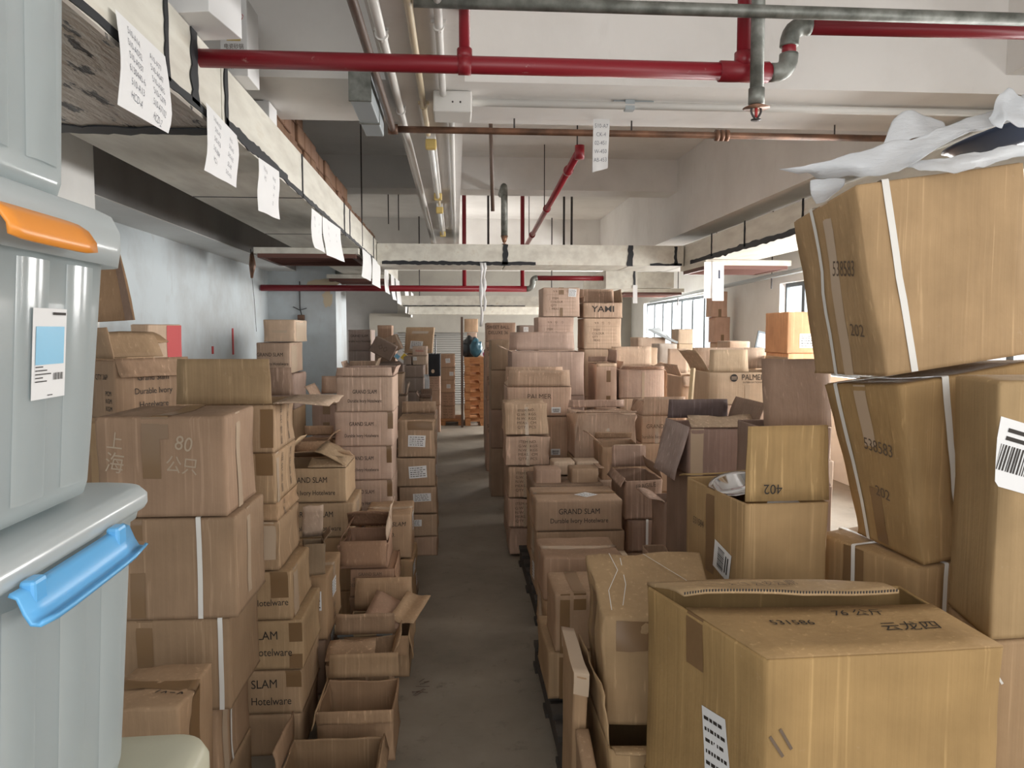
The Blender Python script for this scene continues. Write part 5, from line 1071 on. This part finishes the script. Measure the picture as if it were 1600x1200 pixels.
# ------------------------------------------------------------------ plastic bins at the left edge
def rrect(hx, hy, r, n=6):
    pts = []
    for cx, cy, a0 in ((hx-r, hy-r, 0), (-hx+r, hy-r, 90), (-hx+r, -hy+r, 180), (hx-r, -hy+r, 270)):
        for i in range(n+1):
            a = R(a0+90*i/n); pts.append((cx+r*math.cos(a), cy+r*math.sin(a)))
    return pts
def loft(bm, levels, close_bottom=False, close_top=False):
    rings = [[bm.verts.new((x, y, z)) for x, y in pts] for pts, z in levels]
    for a, b in zip(rings, rings[1:]):
        n = len(a)
        for i in range(n): bm.faces.new((a[i], a[(i+1) % n], b[(i+1) % n], b[i]))
    if close_bottom: bm.faces.new(rings[0][::-1])
    if close_top: bm.faces.new(rings[-1])
def bin_(label, xr, yf, z0, h, wx=.6, wy=.42, rz=0, lidm='lid', lidh=.04, taper=.03, sk=.028, sticker=False, handle=None, lid=True):
    """bin whose right face stands at x = xr (rim) and far end at y = yf"""
    T = thing('storage_bin', label, 'plastic bin', (xr-wx/2, yf-wy/2, z0), R(rz)); hx, hy = wx/2, wy/2
    def outline(k, extra=0):
        pts = []
        for x, y in rrect(hx-taper*(1-k)+extra, hy-taper*(1-k)+extra, .045, 8): pts.append((x, y))
        return pts
    bm = bmesh.new()
    lv = [(outline(0, -.016), .0), (outline(0, -.003), .005), (outline(.03), .02)] + [(outline(k), h*k) for k in (.25, .5, .75, .93)] + [(outline(.93, .006), h*.935), (outline(1, .01), h)]
    loft(bm, lv, close_bottom=True); b = fin('bin_body', bm, 'bin', T, True); s = b.modifiers.new('wall', 'SOLIDIFY'); s.thickness = .003; s.offset = -1
    # broad pressed ribs on the aisle face
    for yc, w_ in ((hy*.55, .07), (hy*.05, .07), (-hy*.5, .07)):
        bm = bmesh.new(); rows = []
        for k in (.08, .3, .6, .9):
            x = hx-taper*(1-k); rows.append([(x+.001, yc-w_/2, h*k), (x+.006, yc-w_/2+.012, h*k), (x+.006, yc+w_/2-.012, h*k), (x+.001, yc+w_/2, h*k)])
        strip(bm, rows); fin('pressed_rib', bm, 'bin', T, True)
    if lid:
        bm = bmesh.new(); o_ = lambda e: rrect(hx+e, hy+e, .055, 8)
        loft(bm, [(o_(.016), h-sk), (o_(.019), h-.004), (o_(.019), h+lidh*.4), (o_(.012), h+lidh*.85), (o_(.0), h+lidh), (o_(-.03), h+lidh*.97)], close_top=True)
        l = fin('bin_lid', bm, lidm, T, True); s = l.modifiers.new('wall', 'SOLIDIFY'); s.thickness = .003; s.offset = -1
    if handle:
        m_, y0, y1, kind = handle; y0 -= T.location.y; y1 -= T.location.y
        bm = bmesh.new(); rows = []
        if kind == 'hang':     # latch plate hanging open, ends turned out
            prof = [(hx+.022, h-sk-.002), (hx+.03, h-sk-.006), (hx+.036, h-sk-.024), (hx+.042, h-sk-.036), (hx+.05, h-sk-.037), (hx+.053, h-sk-.032)]
        else:                  # latch lifted outwards over the lid rim
            prof = [(hx+.022, h+.006), (hx+.032, h+.008), (hx+.042, h-.0), (hx+.05, h-.014), (hx+.051, h-.026)]
        for i in range(9):
            y = y0+(y1-y0)*i/8; e = 1-.12*(abs(i-4)/4)**6
            rows.append([(x, y, h+(z-h)*e) for x, z in prof])
        strip(bm, rows); o = fin('latch_handle', bm, m_, T, True); s = o.modifiers.new('wall', 'SOLIDIFY'); s.thickness = .004; s.offset = 0
        for y in ((y0+.035, y1-.035) if kind == 'hang' else ()):
            bm = bmesh.new(); box(bm, hx+.02, hx+.036, y-.014, y+.014, h-sk-.02, h-sk+.006); bevel(bm, .004); fin('hinge_lug', bm, m_, o)
    if sticker:
        ya, yb, za, zb = sticker; ya -= T.location.y; yb -= T.location.y; za -= z0; zb -= z0
        x = lambda z: hx-taper*(1-z/h)+.0085
        def quad(nm, m_, a0, b0, a1, b1, out, parent, nm2=None):
            bm = bmesh.new(); f = lambda a, b: (x(za+(zb-za)*b)+out, ya+(yb-ya)*a, za+(zb-za)*b)
            bm.faces.new([bm.verts.new(f(*p)) for p in ((a0, b0), (a1, b0), (a1, b1), (a0, b1))]); return fin(nm, bm, m_, parent, recalc=False)
        st = quad('paper_label', 'paper', 0, 0, 1, 1, .0, T)
        quad('blue_photo', 'bluepic', .08, .38, .92, .8, .0008, st)
        bm = bmesh.new()
        def bars(a0, b0, a1, b1):
            f = lambda a, b: (x(za+(zb-za)*b)+.001, ya+(yb-ya)*a, za+(zb-za)*b)
            bm.faces.new([bm.verts.new(f(*p)) for p in ((a0, b0), (a1, b0), (a1, b1), (a0, b1))])
        for i in range(7): bars(.62+i*.045, .2, .635+i*.045+.012*(i % 2), .28)
        for i in range(5): bars(.08, .35-i*.04, .3+.12*((i*7) % 3), .362-i*.04)
        bars(.55, .93, .95, .96); bars(.45, .03, .6, .04)
        fin('printed_text', bm, 'ink', st, recalc=False)
        bm = bmesh.new()
        vv, ff = text_mesh('PLASTIC BOX')
        f = lambda a, b: (x(za+(zb-za)*b)+.001, ya+(yb-ya)*a, za+(zb-za)*b)
        bm.free()
    return T
xB, yB = atX(233, 750, -.46).x, atX(233, 750, -.46).y
zBl = zat(752, yB, 233); zB0 = zat(1172, yB, 190)
bin_('clear plastic storage bin with a sky blue hanging latch at the left edge', xB-.004, yB-.012, zB0, zBl-zB0-.022, handle=('blue', .755, 1.035, 'hang'), rz=2, wy=.46, lidh=.022, sk=.01, taper=.02)
zA = zB0
bin_('milky storage bin with a yellowed lid, lowest one seen at the left edge', xB+.055, yB+.05, zA-.42, .37, lidm='creamlid', rz=2, wy=.5, wx=.66)
bin_('storage bin on the floor carrying the yellow-lidded bin at the left edge', xB+.05, yB+.04, 0, zA-.42-.05, lidm='creamlid', rz=2, wy=.5, wx=.66)
zC0 = zBl+.006
zCl = zat(330, 1.08, 160)
TC = bin_('clear plastic storage bin with an orange latch and a white picture label', -.465, 1.10, zC0, zCl-zC0-.047, lidh=.045, handle=('orange', .745, .925, 'up'), sticker=(atX(47, 555, -.465).y, atX(102, 555, -.465).y, zat(628, .87, 70), zat(480, .87, 70)), rz=1, wy=.44, taper=.022)
bin_('topmost clear plastic storage bin with broad ribs, cut by the upper left corner', -.474, 1.05, zCl+.003, .44, rz=1, wy=.42, taper=.012)
# pale things packed inside the bins
bm = bmesh.new(); v = box(bm, -.2, .2, -.14, .14, 0, .2); bevel(bm, .03); o = fin('packed_bundle', bm, 'paper', None, True); o.location = (-.465-.3, 1.10-.22, zC0+.012); tag(o, 'pale bundle packed inside the bin with the orange latch', 'bundle')
bm = bmesh.new(); v = box(bm, -.2, .2, -.15, .15, 0, .16); bevel(bm, .03); o = fin('packed_bundle', bm, 'paper', None, True); o.location = (xB-.012-.3, yB-.022-.23, zB0+.012); tag(o, 'pale bundle packed inside the bin with the blue latch', 'bundle')

# ------------------------------------------------------------------ plastic sheet and pan on the topmost strapped carton
P_ = STOP.P
base = P_((.62, .3, 1))+Vector((0, 0, .012)); ax = (P_((.9, .45, 1))-P_((.2, .45, 1))).normalized()
T = thing('pan', 'dark blue shallow pan showing between the plastic sheets on the topmost strapped carton', 'pan', at(1600, 236, 2.40))
T.rotation_euler = (R(-4), -math.asin(ax.z)-R(5), 0)
bm = bmesh.new(); n = 36
loft(bm, [([(r*math.cos(2*math.pi*i/n), r*math.sin(2*math.pi*i/n)) for i in range(n)], z) for r, z in ((.13, .012), (.17, .02), (.21, .062), (.225, .07), (.222, .075), (.205, .066), (.165, .028))], close_bottom=True, close_top=True)
fin('pan_body', bm, 'darkpan', T, True)
def film(label, rows, seed, amp, sub=6, m='foam'):
    """crumpled sheet through picture points (px, py, Y) given row by row"""
    pts = [[at(*q) for q in r] for r in rows]; o_ = pts[0][0].copy(); nr, nc = len(pts), len(pts[0]); g = []
    def cr(p0, p1, p2, p3, t): return .5*((2*p1)+(p2-p0)*t+(2*p0-5*p1+4*p2-p3)*t*t+(3*p1-p0-3*p2+p3)*t**3)
    def row_at(r, v):
        i = min(int(v), len(r)-2); t = v-i; q = lambda k: r[min(max(k, 0), len(r)-1)]
        return cr(q(i-1), q(i), q(i+1), q(i+2), t)
    for a in range((nr-1)*sub+1):
        u = a/sub; cs = [row_at([pts[i][c] for i in range(nr)], min(u, nr-1.0001)) for c in range(nc)]; line = []
        for b in range((nc-1)*sub+1):
            p = row_at(cs, min(b/sub, nc-1.0001)); q = p*12+Vector((seed, 0, 0))
            line.append(p-o_+Vector((noise.noise(q), noise.noise(q*1.3+Vector((9, 9, 9)))*1.5, noise.noise(q*1.1+Vector((3, 8, 1)))))*amp+Vector((0, noise.noise(q*3)*amp*.7, noise.noise(q*3.3)*amp*.5)))
        g.append(line)
    bm = bmesh.new(); strip(bm, g); o = fin('plastic_sheet', bm, m, None, True); o.location = o_; s = o.modifiers.new('film', 'SOLIDIFY'); s.thickness = .002
    return tag(o, label, 'plastic sheet')
film('white crumpled plastic sheet trailing over the topmost strapped carton', [[(1222, 263, 2.36), (1300, 250, 2.3), (1390, 225, 2.24), (1480, 195, 2.2), (1560, 165, 2.2), (1620, 140, 2.2)],
      [(1262, 270, 2.36), (1320, 262, 2.26), (1400, 248, 2.2), (1470, 220, 2.16), (1560, 192, 2.14), (1620, 185, 2.14)],
      [(1275, 280, 2.36), (1330, 274, 2.28), (1385, 270, 2.18), (1440, 245, 2.14), (1540, 200, 2.12), (1620, 196, 2.12)]], 1.1, .013)
film('upright lobe of white plastic sheet at the back of the topmost strapped carton', [[(1378, 232, 2.42), (1395, 190, 2.42), (1420, 172, 2.42), (1450, 182, 2.42), (1475, 196, 2.42)], [(1380, 240, 2.4), (1400, 225, 2.38), (1425, 215, 2.36), (1455, 208, 2.36), (1480, 205, 2.36)]], 4.4, .01)
film('folded white plastic sheet draped down over the front of the topmost strapped carton', [[(1410, 258, 2.18), (1450, 250, 2.16), (1500, 240, 2.14), (1560, 231, 2.13), (1620, 226, 2.13)], [(1430, 262, 2.14), (1470, 256, 2.12), (1520, 245, 2.11), (1570, 240, 2.11), (1620, 234, 2.11)], [(1455, 266, 2.125), (1490, 272, 2.115), (1525, 262, 2.11), (1575, 250, 2.11), (1620, 246, 2.11)]], 7.7, .011)
film('bunched knot of white plastic sheet at the far right top', [[(1540, 192, 2.12), (1552, 163, 2.12), (1572, 143, 2.12), (1590, 150, 2.12), (1615, 170, 2.12)], [(1545, 200, 2.11), (1562, 172, 2.1), (1578, 155, 2.1), (1592, 175, 2.1), (1615, 195, 2.1)], [(1560, 202, 2.09), (1570, 190, 2.08), (1582, 186, 2.08), (1596, 196, 2.08), (1615, 205, 2.08)]], 2.2, .014)
film('loose corner of white plastic sheet hanging at the left edge of the topmost strapped carton', [[(1268, 282, 2.45), (1290, 280, 2.42), (1320, 279, 2.38)], [(1266, 300, 2.46), (1292, 296, 2.43), (1318, 290, 2.4)], [(1276, 318, 2.48), (1288, 312, 2.47), (1296, 306, 2.46)]], 5.5, .006)

# ------------------------------------------------------------------ pan and bags in the pan carton
o_ = pan.o.location
T = thing('steel_pan', 'polished steel pan rim sticking out of the open pan carton', 'pan', (o_.x-.03, o_.y+.1, o_.z+.425)); T.rotation_euler = (R(12), R(-14), 0)
bm = bmesh.new()
loft(bm, [([(r*math.cos(2*math.pi*i/n), r*math.sin(2*math.pi*i/n)) for i in range(n)], z) for r, z in ((.06, .0), (.09, .01), (.115, .06), (.13, .066), (.128, .07), (.112, .062), (.085, .014))], close_bottom=True, close_top=True); fin('pan_body', bm, 'steel', T, True); T.scale = (.75,)*3
for k, (dx, dy, dz, lab_) in enumerate(((.07, -.08, .43, 'white wrapped item above the steel pan in the pan carton'), (.04, -.09, .35, 'white wrapped item low inside the pan carton'))):
    bm = bmesh.new(); bmesh.ops.create_icosphere(bm, subdivisions=3, radius=.045)
    for v in bm.verts: v.co = Vector((v.co.x*1.3, v.co.y*.7, v.co.z*.8))*(1+.25*noise.noise(v.co*22+Vector((k*5, 0, 0))))
    o = fin('wrapped_item', bm, 'foam', None, True); o.location = (o_.x+dx, o_.y+dy, o_.z+dz); tag(o, lab_, 'bag')
# packed boxes and paper in the dish carton
o_ = dishbox.o.location
rd = random.Random(3)
for k in range(6):
    bm = bmesh.new(); box(bm, -.055, .055, -.02, .02, 0, .03); bevel(bm, .003); o = fin('small_packet', bm, 'palewood' if k % 2 else 'trunk', None)
    o.location = (o_.x-.13+.075*(k % 3)-.02*(k//3), o_.y-.155+.05*(k//3), .198+.004*(k//3)); o.rotation_euler = (0, R(rd.uniform(-6, 6)), R(rd.uniform(-8, 8)))
    if k//3: o.location.z += .0
    tag(o, 'small pale packet among six lying in the filled open carton', 'packet', 'small packets in the filled carton')
bm = bmesh.new(); box(bm, -.12, .12, -.12, .12, 0, .18); o = fin('packing_block', bm, 'card'); o.location = (o_.x-.02, o_.y-.02, .008); o.color = jit(DARK); tag(o, 'brown inner packing block inside the filled open carton', 'packing')
def bent(label, c, w_, d_, rz, seed, col_):
    bm = bmesh.new(); strip(bm, [[((i/6-.5)*w_, (j/5-.5)*d_, .03*math.sin(i*.7+seed)*.6-.05*max(0, i/6-.7)+.012*noise.noise(Vector((i*.5, j*.5, seed)))) for i in range(7)] for j in range(6)])
    o = fin('cardboard_sheet', bm, 'card', None, True); o.location = c; o.rotation_euler = (R(18), R(6), R(rz)); o.color = jit(col_); s = o.modifiers.new('board', 'SOLIDIFY'); s.thickness = .004; return tag(o, label, 'cardboard')
bent('loose brown paperboard lying over the filled open carton', (o_.x+.03, o_.y+.04, .255), .17, .2, -12, 1, (0.46, 0.29, 0.17))
bent('crumpled printed paperboard bent over the rim of the filled open carton', (o_.x+.15, o_.y+.03, .262), .13, .22, -20, 3, (0.52, 0.34, 0.19))
# ------------------------------------------------------------------ pallets
def pallet(label, x0, x1, y0, y1, z, m='darkwood', group=None, h=.137):
    T = thing('pallet', label, 'pallet', ((x0+x1)/2, (y0+y1)/2, z), group=group); hx, hy = (x1-x0)/2, (y1-y0)/2
    n_ = max(5, int(2*hy/.16))
    for i in range(n_):
        y = -hy+2*hy*(i+.5)/n_; bm = bmesh.new(); box(bm, -hx, hx, y-.045, y+.045, h-.022, h); fin('deck_board', bm, m, T)
    for x in (-hx+.05, 0, hx-.05):
        bm = bmesh.new(); box(bm, x-.04, x+.04, -hy, hy, .02, h-.0225); fin('bearer', bm, m, T)
    for y in (-hy+.06, 0, hy-.06):
        bm = bmesh.new(); box(bm, -hx, hx, y-.05, y+.05, 0, .0195); fin('bottom_board', bm, m, T)
    return T
def pallet_b(label, x0, x1, y0, y1, z, m, h=.137):   # with blocks, entries facing the viewer
    T = thing('pallet', label, 'pallet', ((x0+x1)/2, (y0+y1)/2, z)); hx, hy = (x1-x0)/2, (y1-y0)/2
    for i in range(5):
        y = -hy+2*hy*(i+.5)/5; bm = bmesh.new(); box(bm, -hx, hx, y-hy*.14, y+hy*.14, h-.022, h); fin('deck_board', bm, m, T)
    for x in (-hx+.045, hx-.045):
        for y in (-hy+.05, 0, hy-.05): bm = bmesh.new(); box(bm, x-.045, x+.045, y-.05, y+.05, .02, h-.0225); fin('block', bm, m, T)
        bm = bmesh.new(); box(bm, x-.045, x+.045, -hy, hy, 0, .0195); fin('bottom_board', bm, m, T)
    bm = bmesh.new(); box(bm, -hx+.095, hx-.095, -.05, .05, .02, h-.0225); fin('block', bm, m, T)  # added filler across the middle, keeps light out so the gaps stay dark
    return T
xe_ = at(838, 985, 4.2).x
pallet('long dark pallet under the hotelware stack at the right aisle edge', xe_-.005, .945, 4.18, 5.38, 0)
pallet('dark pallet under the near cartons at the right aisle edge', .375, .85, 2.72, 3.70, 0)
px0, px1 = at(727, 600, 13.4).x, at(750, 600, 13.4).x
for i in range(8):
    h_ = .15
    pallet_b('orange-brown wooden pallet, %s in the tower at the aisle end' % ('lowest', 'second from the floor', 'third from the floor', 'fourth from the floor', 'fourth from the top', 'third from the top', 'second from the top', 'topmost')[i], px0-.01*(i % 2), px1+.1-.01*(i % 3), 13.4, 14.4, i*h_, 'wood', h=.149)
pallet_b('low wooden pallet under the five small cartons before the shutter', at(688, 655, 13.5).x, at(724, 655, 13.5).x, 13.5, 14.3, 0, 'wood', h=zat(654, 13.6)-.004)
# rubbish bag and bits on the pallet tower
pz_ = 8*.15
bmx = at(738, 545, 13.6).x
bm = bmesh.new(); bmesh.ops.create_icosphere(bm, subdivisions=4, radius=.2)
for v in bm.verts: v.co = Vector((v.co.x*.85, v.co.y*.8, (v.co.z if v.co.z > -.14 else -.14)*1.05+.147))*(1+.16*noise.noise(v.co*11)); v.co.z = max(v.co.z, 0)
o = fin('rubbish_bag', bm, 'black', None, True); o.location = (bmx-.03, 13.75, pz_+.002); tag(o, 'shiny black rubbish bag on top of the pallet tower', 'rubbish bag')
bm = bmesh.new(); bmesh.ops.create_icosphere(bm, subdivisions=4, radius=.13)
for v in bm.verts: v.co = Vector((v.co.x*.8, v.co.y*.6, v.co.z*1.2+.155))*(1+.2*noise.noise(v.co*14+Vector((4, 0, 0)))); v.co.z = max(v.co.z, 0)
o = fin('plastic_bag', bm, 'teal', None, True); o.location = (bmx+.06, 13.48, pz_+.002); tag(o, 'blue-green plastic bag bulging before the black rubbish bag', 'plastic bag')
for k, (dx, Y, m_, s_, lab_) in enumerate(((.24, 13.47, 'pink', .06, 'pink plastic toy on the edge of the pallet tower'), (.22, 13.85, 'foam', .07, 'white foam lump beside the pink toy on the pallet tower'))):
    bm = bmesh.new(); bmesh.ops.create_icosphere(bm, subdivisions=3, radius=s_)
    for v in bm.verts: v.co = (v.co+Vector((0, 0, s_*.8)))*(1+.2*noise.noise(v.co*18)); v.co.z = max(v.co.z, 0)
    o = fin('plastic_toy' if k == 0 else 'foam_lump', bm, m_, None, True); o.location = (bmx+dx, Y, pz_+.002); tag(o, lab_, 'clutter')
bm = bmesh.new(); box(bm, -.02, .02, -.02, .02, 0, 1.9); o = fin('wooden_post', bm, 'brown'); o.location = (at(722, 600, 13.2).x, 13.2, 0); tag(o, 'dark upright post left of the pallet tower', 'post')
# magazine tipping in the far left cartons
a = at(628, 558, 9.35); bm = bmesh.new(); v = box(bm, -.08, .08, -.008, .008, -.06, .06); o = fin('magazine', bm, 'paper'); o.location = a; o.rotation_euler = (R(-20), R(40), 0); tag(o, 'yellow and blue printed packet tipping out of the far left cartons', 'packet')
bm = bmesh.new(); box(bm, -.01, .07, -.0095, -.0085, -.02, .055); fin('yellow_panel', bm, 'yellow', o)
bm = bmesh.new(); box(bm, -.075, -.02, -.0095, -.0085, -.055, -.01); fin('blue_panel', bm, 'bluepic', o)
# board lid, wooden lath, glazed frame near the windows
a, b, c, d = at(1014, 513, 10.1), at(1030, 512, 10.5), at(1060, 534, 10.1), at(1050, 531, 10.6); o_ = a.copy()
bm = bmesh.new(); strip(bm, [[a-o_, b-o_], [c-o_, d-o_]]); o = fin('board', bm, 'trunk'); o.location = o_; s = o.modifiers.new('t', 'SOLIDIFY'); s.thickness = .03; tag(o, 'thin dark board tilted over the pale window carton', 'board')
b = at(1083, 575, 5.22); a = at(1062, 614, 5.22); a.z = 0; bm = bmesh.new(); tube(bm, [(0, 0, 0), (b-a)*.5, b-a], .018, 4); o = fin('wooden_lath', bm, 'palewood'); o.location = a; tag(o, 'pale wooden lath sticking up beside the big emblem carton', 'lath')
p = at(1192, 551, 8.55); p.z = zat(551, 8.4, 1190)+.03; T = thing('glazed_frame', 'small glazed frame leaning before the white pillar wall', 'frame', (p.x, p.y, p.z)); T.rotation_euler = (R(-8), R(14), 0)
bm = bmesh.new(); w2, h2 = .1, .2
for b_ in ((-w2, -w2+.02, 0, h2), (w2-.02, w2, 0, h2), (-w2+.02, w2-.02, 0, .02), (-w2+.02, w2-.02, h2-.02, h2)): box(bm, b_[0], b_[1], -.01, .01, b_[2], b_[3])
fin('picture_frame', bm, 'frame', T); bm = bmesh.new(); box(bm, -w2+.02, w2-.02, -.003, .003, .02, h2-.02); fin('frame_glass', bm, 'tube', T)
# white product boxes on the near duct
def pbox(label, c, w_, d_, h_, rz, prints, nm='product_box'):
    T = thing(nm, label, 'box', c, R(rz)); bm = bmesh.new(); box(bm, -w_/2, w_/2, -d_/2, d_/2, 0, h_); bevel(bm, .003); fin('box_body', bm, 'paper', T)
    for (m_, x, z, h, s_) in prints:
        vv, ff = text_mesh(s_); bm = bmesh.new(); ve = [bm.verts.new((x+q.x*h*1.2, -d_/2-.0015, z+q.y*h*1.38)) for q in vv]
        for g in ff:
            try: bm.faces.new([ve[i] for i in g])
            except ValueError: pass
        fin('printed_lettering', bm, m_, T, recalc=False)
    return T
yb_ = 3.55; pl, pr = at(343, 40, yb_), at(386, 40, yb_); zt_ = DZ1+.004
T = pbox('tall white product box with red and grey print on the near duct end', ((pl.x+pr.x)/2, yb_+.1, zt_), pr.x-pl.x, .2, .34, 0, [('ink', .0, .035, .012, '电砂锅 1000ml'), ('fadeink', .0, .075, .011, 'ASSISTANT\nCASSEROLE WITH LID'), ('fadeink', .0, .125, .018, '电瓷砂锅'), ('red', .01, .25, .03, '紫砂')])
bm = bmesh.new(); box(bm, -.03, .03, -.1025, -.1015, .15, .19); fin('olive_panel', bm, 'yellowcap', T)
pbox('white product box jutting over the duct edge nearest the upper picture edge', (at(330, 30, 3.0).x-.03, 3.0, zt_), .18, .26, .15, -10, [('fadeink', .0, .09, .014, '电砂锅'), ('fadeink', .0, .05, .012, 'CASSEROLE')])
pbox('small white box on the duct just before the brown carton rows', (-1.08, 4.42, zt_), .16, .18, .12, 0, [('fadeink', 0, .06, .012, '|||||| |||')])
# straw bits on the floor
bm = bmesh.new(); rd = random.Random(9)
for k in range(9):
    a = Vector((-.19+rd.uniform(-.02, .04), 3.45+rd.uniform(-.1, .1), .006)); tube(bm, [a, a+Vector((rd.uniform(.02, .08), rd.uniform(-.05, .05), rd.uniform(0, .02)))], .0015, 4)
tag(fin('straw_litter', bm, 'brown'), 'few dry straw bits on the floor beside the filled carton', 'litter', None, 'stuff')
for l, v in LABELS.items():
    if len(v) > 1 and not all(g for _, g in v): print('DUP LABEL', l, v)
for l in LABELS:
    n_ = len(l.split())
    if n_ < 4 or n_ > 16: print('LABEL LEN', n_, l)
